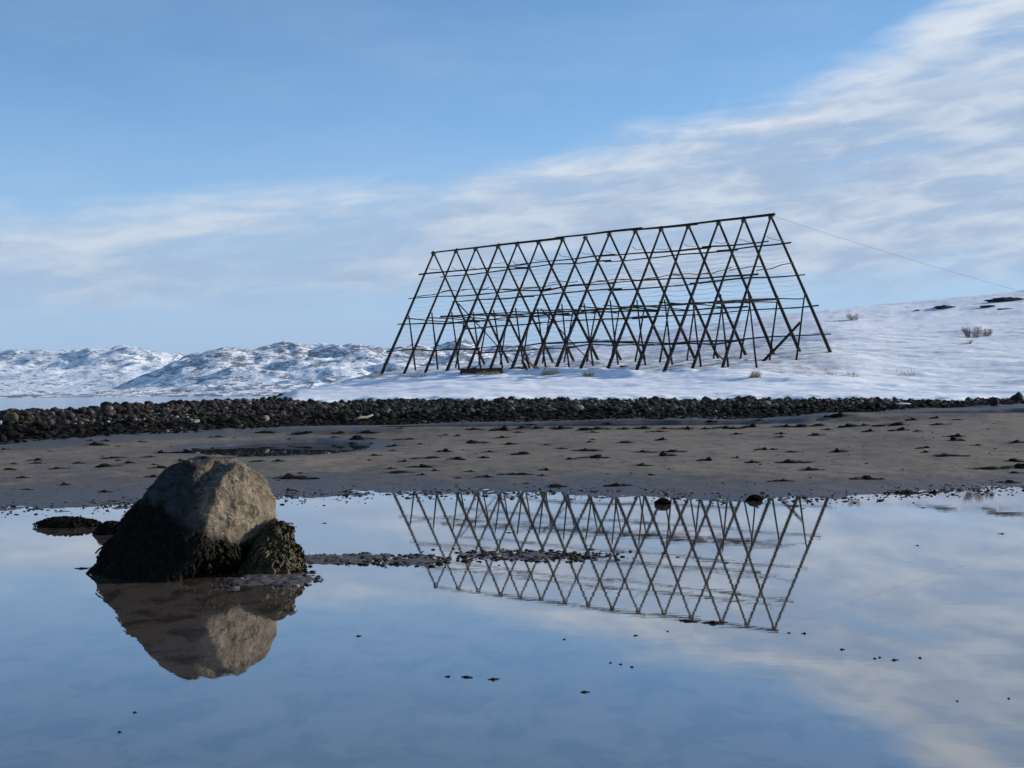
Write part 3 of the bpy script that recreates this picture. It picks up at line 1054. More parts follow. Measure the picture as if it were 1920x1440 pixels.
def strands(verts, normals, idx, rnd, lmin, lmax, wid, off, drop=0.85):
    """hanging straps of rockweed rooted on a surface"""
    J = Join()
    for i in idx:
        p = Vector(verts[i]); n = Vector(normals[i]).normalized()
        g = Vector((0, 0, -1)); dn = (g - n * g.dot(n))
        if dn.length < .05: dn = Vector((rnd.uniform(-1, 1), rnd.uniform(-1, 1), -.1))
        dn.normalize()
        side = n.cross(dn).normalized()
        dn = (dn + side * rnd.uniform(-.45, .45)).normalized()
        ln = rnd.uniform(lmin, lmax); w = wid * rnd.uniform(.6, 1.3)
        V = []; k = 4
        ph = rnd.uniform(0, 6)
        for j in range(k + 1):
            t = j / k
            c = p + dn * (ln * t) + n * (off * (0.3 + math.sin(t * 2.6) * rnd.uniform(.6, 1.4))) + side * (0.02 * math.sin(t * 5 + ph))
            ww = w * (1 - .75 * abs(t - .45))
            tilt = n * rnd.uniform(-.006, .012)
            V += [c - side * ww + tilt, c + side * ww - tilt]
        Fs = [(2 * j, 2 * j + 1, 2 * j + 3, 2 * j + 2) for j in range(k)]
        J.add(V, Fs)
    return J


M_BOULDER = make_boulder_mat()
bx = (352 - 960) / F * 13.25
bl = empty('boulder', (bx, 13.25, 0))
tag(bl, 'large brown boulder standing in the pool, sunlit on its right side', 'boulder')
bv, bf = boulder_mesh()
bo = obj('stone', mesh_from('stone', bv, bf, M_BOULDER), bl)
vn = np.zeros(len(bv) * 3, np.float32); bo.data.vertices.foreach_get('normal', vn); vn = vn.reshape(-1, 3)
rnd = random.Random(3)
tl = bv[:, 2] + bv[:, 0] * .42 + fbm3(bv * 4, 77, 3) * .12
cand = np.nonzero((tl < .44) & (bv[:, 2] > .015) & (bv[:, 1] < .35))[0]
sel = rnd.sample(list(cand), min(2600, len(cand)))
obj('rockweed', strands(bv, vn, sel, rnd, .07, .19, .009, .013).mesh('rockweed', M_WEED), bl)


def lump(name, loc, rad, seed, sub=4, rough=.16):
    v, f = ico(sub)
    q = v * np.array(rad)
    d = fbm3(v * 1.6 + seed, seed, 4) * rough * 2 + fbm3(v * 5 + seed, seed + 1, 3) * rough * .6
    q = q * (1 + d[:, None])
    return q, f


lx = (508 - 960) / F * 13.1
lr = empty('seaweed_rock', (lx, 13.12, 0))
tag(lr, 'brown seaweed covered rock leaning against the right side of the boulder', 'rock')
q, f = lump('stone', None, (.240, .38, .42), 21, 5)
tz = np.clip(q[:, 2] / .42, 0, 1)
q[:, 0] = q[:, 0] * (1 - .62 * tz) + .055 * tz
q[:, 1] = q[:, 1] * (1 - .4 * tz) + .10 * tz
so = obj('stone', mesh_from('stone', q, f, M_WEEDLIT), lr)
vn2 = np.zeros(len(q) * 3, np.float32); so.data.vertices.foreach_get('normal', vn2); vn2 = vn2.reshape(-1, 3)
cand = np.nonzero(q[:, 2] > .02)[0]
sel = [rnd.choice(list(cand)) for _ in range(2600)]
obj('rockweed', strands(q, vn2, sel, rnd, .04, .10, .009, .014).mesh('rockweed', M_WEEDLIT), lr)


def weedy_rock(name, px, py, wpx, hpx, label, seed, dz=0.0, depth=1.0, mat=None):
    p = hit(px, py, 0.0)
    w = wpx / F * p.y / 2; h = hpx / F * p.y
    root = empty(name, (p.x, p.y + w * .3, 0))
    tag(root, label, 'rock')
    q, f = lump('stone', None, (w, w * depth, h * 1.0), seed, 4, .13)
    s = obj('stone', mesh_from('stone', q, f, mat or M_WEED), root)
    nn = np.zeros(len(q) * 3, np.float32); s.data.vertices.foreach_get('normal', nn); nn = nn.reshape(-1, 3)
    c = [i for i in range(len(q)) if q[i, 2] > .01]
    sel = [rnd.choice(c) for _ in range(500)]
    obj('rockweed', strands(q, nn, sel, rnd, w * .12, w * .35, w * .035, w * .05).mesh('rockweed', M_WEED), root)
    return root


weedy_rock('pool_rock', 125, 988, 112, 15, 'flat low dark rock in the pool, left of the boulder', 31, depth=.5)
weedy_rock('pool_rock', 206, 1002, 56, 22, 'small dark rock half hidden behind the left edge of the boulder', 32, depth=.7)
weedy_rock('shore_rock', 1242, 946, 26, 10, 'round dark rock in the water at the far pool edge under the rack', 33)
weedy_rock('shore_rock', 1415, 939, 26, 9, 'dark pointed rock at the far pool edge, right of the round one', 34)

# ------------------------------------------------------------------ mud bars that break the pool surface
def mud_bar(name, x0, x1, yc, ya, yb, seed, hgt, res):
    """px range x0..x1, centre line y as function list, from row ya (far) to yb (near)"""
    cx = hit((x0 + x1) / 2, yc, 0.0)
    xa, xb = (x0 - 960) / F * cx.y, (x1 - 960) / F * cx.y
    yf, yn = hit(x0, ya, 0.0).y, hit(x0, yb, 0.0).y
    W_, D_ = xb - xa, yf - yn
    nx, ny = max(12, int(W_ * 1.3 / res)), max(12, int(D_ * 1.5 / res))
    X, Y = np.meshgrid(np.linspace(xa - W_ * .15, xb + W_ * .15, nx), np.linspace(yn - D_ * .25, yf + D_ * .25, ny))
    e = np.sqrt(((X - (xa + xb) / 2) / (W_ / 2)) ** 2 + ((Y - (yn + yf) / 2) / (D_ / 2)) ** 2)
    Z = hgt * (1 - e ** 1.5) + fbm2(X * 3.5, Y * 2.5, seed, 4) * hgt * 1.25 + fbm2(X * 22, Y * 16, seed + 3, 3) * hgt * .5
    Z = np.maximum(Z, -0.03)
    o = obj(name, mesh_from(name, np.stack([X, Y, Z], -1).reshape(-1, 3), grid_faces(ny, nx), M_MUD))
    tag(o, kind='structure')
    return X, Y, Z


bars = [
    mud_bar('mud_bar', 420, 585, 1090, 1076, 1100, 51, .022, .012),
    mud_bar('mud_bar', 545, 770, 1050, 1040, 1060, 52, .026, .014),
    mud_bar('mud_bar', 690, 850, 1051, 1045, 1060, 53, .016, .014),
    mud_bar('mud_bar', 890, 1100, 1042, 1035, 1051, 54, .013, .016)]

# ------------------------------------------------------------------ stones
ICO1 = ico(1)
ICO2 = ico(2)
rng = np.random.default_rng(9)


def stone_shape(base, seed):
    v, f = base
    q = v * np.array([1.0, rng.uniform(.65, .95), rng.uniform(.45, .75)])
    q = q * (1 + fbm3(v * 1.3 + seed * 3.7, seed, 2)[:, None] * .55)
    return q, f


SHAPES = [stone_shape(ICO1, 100 + i) for i in range(8)]
SHAPES2 = [stone_shape(ICO2, 200 + i) for i in range(8)]

# cobbles of the stony ridge
sites = []
N = 64000
U = rng.uniform(-160, 2080, N); tt = rng.uniform(-.08, 1.06, N)
dB = np.interp(U, UQ, XSU[:, 3]); dT = np.interp(U, UQ, XSU[:, 4])
Dp = dB + (dT - dB) * tt
keep = rng.uniform(0, 1, N) < np.clip((dT - dB) / 12.0, .25, 1) * np.where(U < 500, 1.0, 1.0)
keep &= ~((tt < .02) & (rng.uniform(0, 1, N) < .75))
U, tt, Dp = U[keep], tt[keep], Dp[keep]
Xp = (U - 960) / F * Dp
sz = np.exp(rng.normal(math.log(.047), .48, len(U))) * (1 + .35 * (tt > .75) * (U < 480))
sz = np.clip(sz, .022, .19) * np.where(tt < .12, .75, 1)
right_thin = sstep(1560, 1800, U)
sz = sz * (1 - .25 * right_thin)
Zg = ground(Xp, Dp)
m_sn = snow_mask(Xp, Dp)
ok = m_sn < .35
U, tt, Dp, Xp, sz, Zg = U[ok], tt[ok], Dp[ok], Xp[ok], sz[ok], Zg[ok]
NS = len(U)
lowband = sstep(.62, .34, tt + fbm2(Xp * .35, Dp * .5, 33, 3) * .25)
tone = rng.uniform(0, 1, NS)
cols = np.where(tone[:, None] < .55, np.array([[.026, .024, .022]]), np.where(tone[:, None] < .93, np.array([[.066, .057, .045]]), np.array([[.24, .21, .17]])))
cols = cols * rng.uniform(.7, 1.25, (NS, 1)) * (1 + rng.normal(0, .025, (NS, 3)))
weedc = np.array([[.008, .0075, .005]]) * rng.uniform(.6, 1.7, (NS, 1))
isweed = rng.uniform(0, 1, NS) < lowband * .93
cols = np.where(isweed[:, None], weedc, cols)
cols = np.clip(cols, .005, .6)
Zp = Zg + sz * rng.uniform(.05, .5, NS)
big = np.argsort(-(sz / Dp * np.where((U > 0) & (U < 1920), 1, 0)))[:298]
bigset = np.zeros(NS, bool); bigset[big] = True
VV, FF, CC = [], [], []
off = 0
for i in np.nonzero(~bigset)[0]:
    q, f = SHAPES[rng.integers(8)]
    a = rng.uniform(0, 6.28); ca, sa = math.cos(a), math.sin(a)
    r = q * sz[i]
    r = np.stack([r[:, 0] * ca - r[:, 1] * sa, r[:, 0] * sa + r[:, 1] * ca, r[:, 2] * (.5 if isweed[i] else 1)], 1)
    if isweed[i]: r[:, 0] *= 1.7
    r = r + np.array([Xp[i], Dp[i], Zp[i]])
    VV.append(r); FF.append(f + off); off += len(r); CC.append(np.repeat(cols[i][None], len(r), 0))
VV = np.concatenate(VV); FF = np.concatenate(FF); CC = np.concatenate(CC)
st = obj('beach_stones', mesh_from('beach_stones', VV, FF, M_STONES, False))
tag(st, kind='stuff')
at = st.data.attributes.new('tone', 'FLOAT_COLOR', 'POINT')
at.data.foreach_set('color', np.concatenate([CC, np.ones((len(CC), 1))], 1).astype(np.float32).ravel())

stone_meshes = [mesh_from('cobble', q, f, M_STONE, False) for q, f in SHAPES2]


def place_label(u, t):
    row = 'crest' if t > .66 else ('face' if t > .33 else 'foot')
    if u < 200: return 'on the ridge %s at its left end against the sea' % row
    if u < 480: return 'on the ridge %s behind the boulder' % row
    if u < 900: return 'on the ridge %s below the left end of the rack' % row
    if u < 1400: return 'on the ridge %s below the middle of the rack' % row
    return 'on the ridge %s at its thin right end' % row


for i in big:
    o = obj('cobble', stone_meshes[rng.integers(8)], None, (Xp[i], Dp[i], Zp[i]))
    o.scale = (sz[i],) * 3
    o.rotation_euler = (rng.uniform(-.3, .3), rng.uniform(-.3, .3), rng.uniform(0, 6.28))
    o.color = (*cols[i], 1)
    kind = 'weed blackened cobble' if isweed[i] else ('pale cobble' if cols[i].mean() > .16 else ('brown grey cobble' if cols[i].mean() > .095 else 'dark grey cobble'))
    tag(o, kind + ' ' + place_label(U[i], tt[i]), 'stone', 'cobbles of the stony ridge')


def single_stone(name, px, py, wpx, hpx, col, label, shape=0, level=None, cat='stone', mat=None, group=None):
    p = hit(px, py, level)
    w = wpx / F * p.y / 2; h = hpx / F * p.y
    o = obj(name, stone_meshes[shape], None, (p.x, p.y, p.z + h * .35))
    o.scale = (w * 1.05, w * .9, max(h * 1.1, w * .3))
    o.rotation_euler = (0, 0, shape * 1.1)
    o.color = (*col, 1)
    tag(o, label, cat, group)
    return o


single_stone('large_stone', 20, 790, 38, 14, (.11, .10, .055), 'large stone with yellow lichen at the left end of the stony ridge', 2)
single_stone('pale_stone', 203, 796, 7, 6, (.55, .53, .48), 'small white stone on the stony ridge left of the boulder top', 3)
single_stone('pale_stone', 2, 797, 8, 8, (.5, .48, .44), 'white stone at the far left edge of the stony ridge', 4)
single_stone('pale_stone', 1614, 756, 10, 6, (.6, .6, .58), 'white stone at the snow edge near the right end of the stony ridge', 5)
single_stone('ice_block', 1695, 761, 26, 7, (.75, .8, .82), 'lump of dirty ice at the foot of the snow, right end of the stony ridge', 6, cat='ice')
single_stone('dark_stone', 1866, 760, 24, 13, (.03, .03, .03), 'dark stone at the foot of the snow near the right side', 1)
single_stone('dark_stone', 1910, 752, 34, 14, (.03, .03, .03), 'dark stone at the foot of the snow by the right edge', 7)

# pebbles and shreds along the water line and on the mud bars
VV, FF, CC = [], [], []
off = 0
peb = []
for j in range(3400):
    u = rng.uniform(-60, 1980)
    if fbm2(np.array([u * .018]), np.array([3.3]), 95, 3)[0] < rng.uniform(-.5, .35): continue
    d0 = np.interp(u, UQ, XSU[:, 2]); d = d0 + abs(rng.normal(0, .7)) * rng.choice([-1, 1], p=[.35, .65])
    peb.append(((u - 960) / F * d, d, abs(rng.normal(0, .010)) + .005))
for (Xb, Yb, Zb) in bars:
    ok = np.argwhere(Zb > -.006)
    for j in range(260):
        r, c = ok[rng.integers(len(ok))]
        peb.append((Xb[r, c] + rng.normal(0, .05), Yb[r, c] + rng.normal(0, .05), abs(rng.normal(0, .009)) + .006))
for j in range(260):
    p = hit(rng.normal(1000, 95), rng.normal(1043, 6), 0)
    peb.append((p.x, p.y, abs(rng.normal(0, .010)) + .007))
for j in range(500):      # scattered over the open sand
    u = rng.uniform(-60, 1980); d = rng.uniform(23, 46)
    peb.append(((u - 960) / F * d, d, abs(rng.normal(0, .009)) + .007))
PX = np.array(peb)
PZ = np.maximum(ground(PX[:, 0], PX[:, 1]), 0)
for i in range(len(PX)):
    q, f = SHAPES[rng.integers(8)]
    a = rng.uniform(0, 6.28); ca, sa = math.cos(a), math.sin(a)
    s = PX[i, 2] * np.array([1.5, 1.2, .75])
    r = q * s
    r = np.stack([r[:, 0] * ca - r[:, 1] * sa, r[:, 0] * sa + r[:, 1] * ca, r[:, 2]], 1) + np.array([PX[i, 0], PX[i, 1], PZ[i] + PX[i, 2] * .15])
    VV.append(r); FF.append(f + off); off += len(r)
    c = np.array([.028, .024, .020]) * rng.uniform(.6, 1.8)
    if rng.uniform() < .04: c = np.array([.35, .33, .3])
    CC.append(np.repeat(c[None], len(r), 0))
VV = np.concatenate(VV); FF = np.concatenate(FF); CC = np.concatenate(CC)
st = obj('shore_pebbles', mesh_from('shore_pebbles', VV, FF, M_STONES, True))
tag(st, kind='stuff')
at = st.data.attributes.new('tone', 'FLOAT_COLOR', 'POINT')
at.data.foreach_set('color', np.concatenate([CC, np.ones((len(CC), 1))], 1).astype(np.float32).ravel())

# ------------------------------------------------------------------ seaweed clumps on the sand
def clump_mesh(seed, tall):
    r = random.Random(seed)
    v, f = ico(2)
    J = Join()
    pk = r.uniform(-.35, .35)
    for b in range(r.randint(5, 8)):
        first = b == 0
        cx, cy = (pk, 0) if first else (r.uniform(-.85, .85), r.uniform(-.4, .4))
        rx, ry, rz = (r.uniform(.28, .42), r.uniform(.3, .5), 1.0) if first else (r.uniform(.16, .42), r.uniform(.12, .35), r.uniform(.12, .5) * (1.1 - abs(cx - pk) * .5))
        q = v * (1 + fbm3(v * 2.2 + seed + b * 3, seed + b, 3)[:, None] * .8)
        q = q * np.array([rx, ry, rz * tall]) + np.array([cx, cy, 0])
        J.add([Vector(p) for p in q], f.tolist())
    for s in range(46):
        a = r.uniform(0, 6.28); r0 = r.uniform(.05, .6)
        p = Vector((math.cos(a) * r0, math.sin(a) * r0 * .8, tall * r.uniform(.2, .8)))
        d = Vector((math.cos(a + r.uniform(-.9, .9)), math.sin(a + r.uniform(-.9, .9)), 0))
        sd = Vector((-d.y, d.x, 0)); ln = r.uniform(.25, .6); w = r.uniform(.02, .05)
        V = []
        for j in range(4):
            t = j / 3
            c = p + d * (ln * t) + Vector((0, 0, (1 - t) * 0 - p.z * t * .9 + .12 * tall * math.sin(t * 3)))
            V += [c - sd * w * (1 - .6 * t), c + sd * w * (1 - .6 * t) + Vector((0, 0, w * .6))]
        J.add(V, [(2 * j, 2 * j + 1, 2 * j + 3, 2 * j + 2) for j in range(3)])
    return J.mesh('seaweed_clump', M_WEED, True)


CLUMPS = [clump_mesh(300 + i, 1) for i in range(12)]
za = [(90, 765, 180), (370, 770, 190), (620, 768, 110), (820, 765, 200), (590, 802, 120), (790, 815, 210), (865, 850, 60), (1130, 817, 180), (1225, 852, 80), (1035, 868, 120), (1020, 903, 80), (905, 938, 120), (1410, 908, 110), (1290, 958, 240), (1500, 967, 150), (1095, 985, 110), (1265, 1022, 220), (1075, 1068, 270), (1240, 1085, 60), (270, 1110, 370), (1010, 1037, 110), (1340, 1052, 70), (1600, 1058, 80), (1700, 1100, 170), (1510, 1108, 70), (1900, 1080, 150), (1410, 785, 90), (1510, 792, 80), (1850, 805, 130), (1660, 843, 260), (1760, 912, 130), (1700, 957, 110), (1880, 855, 140), (20, 980, 120), (170, 980, 110), (1640, 740, 130), (1830, 750, 200), (1080, 735, 60)]
zb = [(45, 685, 100), (40, 770, 90), (260, 778, 80), (600, 738, 50), (590, 758, 80), (850, 762, 160), (1125, 740, 100), (580, 820, 220), (360, 806, 100), (80, 848, 180), (180, 860, 260), (1020, 832, 220), (1230, 830, 180), (1165, 860, 190), (610, 875, 220), (1450, 895, 160), (440, 885, 80), (965, 935, 160), (1815, 910, 110), (80, 1000, 170), (240, 968, 110), (220, 1010, 60), (1040, 1005, 70), (330, 1095, 200), (810, 1085, 200), (1080, 680, 180), (600, 685, 120), (1690, 697, 130), (105, 1068, 80), (1680, 875, 60), (1870, 815, 140), (1500, 603, 100), (1850, 592, 90), (720, 622, 90), (300, 630, 70), (130, 626, 90)]
zc = [(440, 105, 90), (370, 148, 160), (760, 118, 110), (985, 110, 140), (1125, 117, 80), (1410, 155, 190), (1415, 185, 150), (1560, 222, 100), (1165, 242, 150), (1860, 200, 150), (55, 252, 110), (185, 270, 160), (550, 270, 170), (1345, 297, 300), (1850, 345, 180), (220, 350, 350), (735, 360, 45), (320, 405, 200), (1620, 398, 340), (1860, 390, 240), (1870, 430, 150), (715, 475, 190), (840, 477, 90), (1790, 500, 160), (90, 158, 70), (95, 138, 100), (1180, 275, 80), (1010, 580, 220), (1240, 578, 120), (90, 490, 180), (380, 75, 160), (640, 78, 200), (940, 72, 260), (1300, 65, 180), (100, 85, 200), (530, 5, 200), (1090, 30, 110), (1420, 30, 130), (1250, 18, 90)]
zd = [(60, 620, 120), (560, 637, 90), (1010, 520, 90), (1080, 570, 300), (1200, 525, 120), (1590, 535, 190), (1330, 582, 80), (430, 775, 170), (160, 780, 90), (880, 770, 220), (1320, 712, 340), (1670, 705, 160), (1800, 660, 180), (650, 832, 240), (1230, 808, 350), (1450, 770, 150), (255, 935, 150), (735, 1015, 130), (280, 1070, 160), (1160, 1098, 180), (1700, 928, 200), (100, 845, 180)]
ze = [(480, 365, 130), (1250, 335, 200), (930, 325, 180), (1530, 330, 110), (1760, 322, 220), (1510, 368, 130), (640, 372, 40), (1105, 383, 50), (250, 500, 300), (300, 475, 250), (440, 470, 150), (600, 520, 100), (750, 530, 180), (840, 575, 170), (1015, 572, 110), (1140, 718, 420), (1200, 675, 80), (1120, 822, 130), (1870, 525, 140), (1790, 565, 50), (1660, 425, 110), (1810, 425, 70)]
weeds = [(480 + x / 4, 620 + y / 4, w / 4) for x, y, w in za] + [(960 + x / 4, 640 + y / 4, w / 4) for x, y, w in zb] \
    + [(1440 + x / 4, 780 + y / 4, w / 4) for x, y, w in zc] + [(x / 6, 740 + y / 6, w / 6) for x, y, w in zd] + [(300 + x / 4.571, 740 + y / 4.571, w / 4.571) for x, y, w in ze]
weeds += [(900 + j * 27 + random.uniform(-9, 9), 804 + random.uniform(-2.5, 2.5) - (j > 18) * (j - 18) * .5, random.uniform(22, 46)) for j in range(30)]
weeds += [(random.uniform(0, 420), random.uniform(862, 884), random.uniform(14, 50)) for j in range(16)]
done = []
BIGL = {
    (1343 + 433, 854): 'long dark seaweed clump with a raised middle on the sand at the right',
}
for k, (x, y, w) in enumerate(weeds):
    if any(abs(x - a) < (w + b) * .3 and abs(y - c) < 4 for a, c, b in done):
        continue
    done.append((x, y, w))
    p = hit(x, y)
    hw = w / F * p.y / 2
    mi = random.randrange(12)
    o = obj('seaweed_clump', CLUMPS[mi], None, (p.x, p.y, p.z))
    hh = min(0.095, .018 + hw * random.uniform(.06, .22)) * random.uniform(.7, 1.3)
    o.scale = (hw * 1.1, hw * random.uniform(.5, .9) + .06, hh)
    o.rotation_euler = (0, 0, random.choice((0, math.pi)) + random.uniform(-.25, .25))
    size = 'long flat strip of dark seaweed' if w > 48 else ('dark seaweed mound' if w > 28 else 'small scrap of dark seaweed')
    cols_ = ((150, 'at the far left'), (330, 'left of the boulder'), (520, 'behind the boulder'), (720, 'right of the boulder'), (900, "below the rack's left end"),
             (1080, 'left of the rack middle'), (1260, 'below the rack middle'), (1440, "below the rack's right end"), (1640, 'right of the rack'), (1800, 'before the snow hill'), (4000, 'at the far right'))
    wx = [t for lim, t in cols_ if x < lim][0]
    wy = 'at the stone foot' if y < 812 else ('high on the sand' if y < 840 else ('mid sand' if y < 868 else ('low on the sand' if y < 905 else 'at the pool edge')))
    where = wy + ', ' + wx
    tag(o, size + ' ' + where, 'seaweed', 'dark seaweed clumps on the sand')

# shreds that float on the pool
scraps = [(840, 1269, 15, 'left of the three floating scraps in front of the boulder reflection'), (875, 1270, 24, 'middle of the three floating scraps right of the boulder reflection'), (925, 1274, 24, 'right of the three floating scraps right of the boulder reflection'),
          (1097, 1298, 18, None), (1145, 1243, 8, None), (1185, 1251, 10, None), (1164, 1246, 8, None), (1290, 1165, 36, None), (1338, 1168, 50, 'longest floating strand of dark weed, at the top of the rack reflection'), (1480, 1187, 8, None), (1508, 1188, 12, None), (1580, 1218, 14, None),
          (1650, 1233, 9, None), (1678, 1238, 16, None), (1640, 1235, 8, None), (1725, 1234, 10, None), (253, 1336, 8, None), (1192, 1192, 10, None), (1252, 1184, 6, None), (1058, 1199, 7, None), (157, 1066, 30, 'flat weed scrap at the left foot of the boulder'), (1731, 952, 10, None), (1877, 1001, 12, None), (1795, 1315, 6, None), (1892, 1310, 6, None), (672, 1193, 12, None), (955, 999, 12, None), (608, 981, 10, None), (1720, 1023, 7, None), (225, 1373, 10, None)]
for (x, y, w, lab) in scraps:
    p = hit(x, y, 0.0)
    o = obj('floating_weed', CLUMPS[random.randrange(8)], None, (p.x, p.y, 0.001))
    hw = w / F * p.y / 2
    o.scale = (hw, hw * 1.1, .005 + hw * .09)
    o.rotation_euler = (0, 0, random.uniform(-.4, .4))
    tag(o, lab or 'tiny dark weed scrap floating on the right half of the pool' if x > 960 else lab or 'tiny dark weed scrap floating on the left half of the pool', 'seaweed', 'weed scraps floating on the pool')

# ------------------------------------------------------------------ driftwood and things under the rack
P0 = hit(664, 792); P1 = hit(699, 786)
mid = (P0 + P1) / 2
dw = obj('driftwood_stick', None, None)
J = Join()
zoff = Vector((0, 0, .09))
v, f = tube([P0 + zoff, P0.lerp(P1, .35) + zoff + Vector((0, 0, .035)), P0.lerp(P1, .7) + zoff + Vector((0, 0, .01)), P1 + zoff + Vector((0, 0, .06))], [.04, .05, .045, .03], 7)
J.add(v, f)
bpy.data.objects.remove(dw)
dw = obj('driftwood_stick', J.mesh('driftwood_stick', M_WOODLIGHT))
tag(dw, 'pale bent driftwood stick lying on the stony ridge left of the rack', 'driftwood')


def box(J, c, s, rot=0.0, tilt=0.0):
    M = Matrix.Rotation(rot, 3, 'Z') @ Matrix.Rotation(tilt, 3, 'Y')
    V = [Vector(c) + M @ Vector((sx * s[0] / 2, sy * s[1] / 2, sz_ * s[2] / 2)) for sx in (-1, 1) for sy in (-1, 1) for sz_ in (-1, 1)]
    J.add(V, [(0, 1, 3, 2), (4, 6, 7, 5), (0, 4, 5, 1), (2, 3, 7, 6), (0, 2, 6, 4), (1, 5, 7, 3)])


# low plank platform, half snowed in
pc = hit(903, 699)
pf = empty('plank_platform', (pc.x, pc.y, pc.z - .12))
tag(pf, 'low dark brown plank platform half buried in snow under the rack', 'platform')
PWD = 82 / F * pc.y
yaw = -0.06
for j in range(6):
    J = Join()
    box(J, (random.uniform(-.04, .04), -.45 + j * .19, .30 + random.uniform(-.012, .012)), (PWD * random.uniform(.70, 1.0), .17, .05), yaw + random.uniform(-.05, .05), random.uniform(-.035, .035))
    obj('plank', J.mesh('plank', M_WOODBROWN, False), pf)
for j, y in enumerate((-.55, .62)):
    J = Join(); box(J, (0, y, .20), (PWD * .9, .05, .16), yaw, random.uniform(-.03, .03))
    obj('side_board', J.mesh('side_board', M_WOODBROWN, False), pf)
for x in (-.46, -.1, .2, .46):
    J = Join(); box(J, (x * PWD, -.50, .05), (.10, .10, .44), yaw)
    obj('post', J.mesh('post', M_WOODBROWN, False), pf)
# grey log lying in front of it, and the heap of fallen poles to its right
logs = [((866, 698), (893, 690), .07, M_WOODBROWN, 'dark fallen pole leaning on the left end of the plank platform'),
        ((981, 670), (1004, 689), .09, M_WOODLIGHT, 'thick pale broken pole leaning on the fallen pole heap under the rack'),
        ((979, 676), (990, 697), .07, M_WOODBROWN, 'dark pole standing steeply in the fallen pole heap'),
        ((987, 672), (994, 694), .06, M_WOOD, 'second dark pole leaning in the fallen pole heap'),
        ((955, 692), (985, 690), .06, M_WOODBROWN, 'brown pole lying flat at the left of the fallen pole heap'),
        ((1000, 687), (1016, 693), .06, M_WOODLIGHT, 'short pale pole at the right of the fallen pole heap'),
        ((1020, 693), (1034, 688), .045, M_WOODLIGHT, 'thin pale stick right of the fallen pole heap'),
        ((1163, 687), (1183, 688), .045, M_WOOD, 'thin dark stick lying on the snow under the middle of the rack')]
for (a, b, r, m, lab) in logs:
    base = hit(max(a, b, key=lambda q: q[1])[0], max(a[1], b[1]))
    d = min(base.y, 92.0)
    A, B = pt(a[0], a[1], d), pt(b[0], b[1], d + .35)
    g = surf(B.x, B.y)
    v, f = tube([A, A.lerp(B, .5) + Vector((0, 0, .02)), B], [r, r * .95, r * .8], 7)
    J = Join(); J.add(v, f)
    tag(obj('fallen_pole', J.mesh('fallen_pole', m)), lab, 'pole', 'fallen poles under the rack')


# ------------------------------------------------------------------ grass, shrubs and rocks in the snow
def tuft(px, py, wpx, hpx, n, mat, label, name='grass_tuft', cat='grass', group='dry grass tufts in the snow', lean=.5):
    p = hit(px, py)
    w = wpx / F * p.y / 2; h = hpx / F * p.y
    r = random.Random(int(px * 7 + py))
    J = Join()
    for i in range(n):
        a = r.uniform(0, 6.28); rr = w * math.sqrt(r.random())
        x, y = math.cos(a) * rr, math.sin(a) * rr * .6
        z = surf(p.x + x, p.y + y) - p.z - .03
        hh = h * (r.random() ** 1.7 * .95 + .12)
        dx, dy = r.uniform(-lean, lean) * hh, r.uniform(-lean, lean) * hh
        q = r.uniform(0, 3.14); sw = Vector((math.cos(q), math.sin(q), 0)) * r.uniform(.006, .014)
        b = Vector((x, y, z)); m_ = b + Vector((dx * .4, dy * .4, hh * .6)); t = b + Vector((dx, dy, hh))
        J.add([b - sw, b + sw, m_ + sw * .8, m_ - sw * .8, t], [(0, 1, 2, 3), (3, 2, 4)])
    o = obj(name, J.mesh(name, mat), None, p)
    tag(o, label, cat, group)
    return o


tuft(700, 707, 44, 8, 320, M_STRAW, 'dry straw grass at the outermost left foot of the rack')
tuft(780, 706, 40, 7, 300, M_STRAW, 'dry straw grass between the left feet of the rack')
tuft(915, 703, 46, 9, 320, M_STRAW, 'dry straw grass in front of the plank platform')
tuft(1030, 702, 34, 14, 320, M_STRAW, 'dry straw grass right of the fallen pole heap')
tuft(1104, 704, 24, 12, 220, M_STRAW, 'dry straw grass below the middle of the rack')
tuft(1416, 708, 22, 16, 260, M_STRAW, 'tan grass tuft on the bank edge near the right end of the rack')
tuft(1555, 703, 30, 14, 60, M_TWIG, 'sparse thin stalks in the snow right of the rack end')
tuft(1600, 704, 30, 16, 50, M_TWIG, 'sparse tall stalks in the snow, second clump right of the rack')
tuft(1700, 702, 50, 14, 60, M_TWIG, 'sparse stalks in the snow on the lower right slope')


# straw stubble poking through the thin snow under and around the rack
J = Join()
rs = random.Random(77)
for i in range(2600):
    u = rs.uniform(690, 1640); d = rs.uniform(0, 1)
    dcu = np.interp(u, UQ, XSU[:, 5]); d = dcu - .2 + (d ** 1.6) * 20
    x = (u - 960) / F * d
    if sc1(lambda a, b: fbm2(a * .35, b * .35, 97, 3), x, d) < rs.uniform(-.15, .45): continue
    z = surf(x, d) - .02
    hh = rs.uniform(.04, .20)
    q = rs.uniform(0, 3.14); sw = Vector((math.cos(q), math.sin(q), 0)) * rs.uniform(.006, .012)
    b = Vector((x, d, z)); t = b + Vector((rs.uniform(-.5, .5) * hh, rs.uniform(-.5, .5) * hh, hh))
    J.add([b - sw, b + sw, t], [(0, 1, 2)])
tag(obj('snow_stubble', J.mesh('snow_stubble', M_STRAW)), kind='stuff')


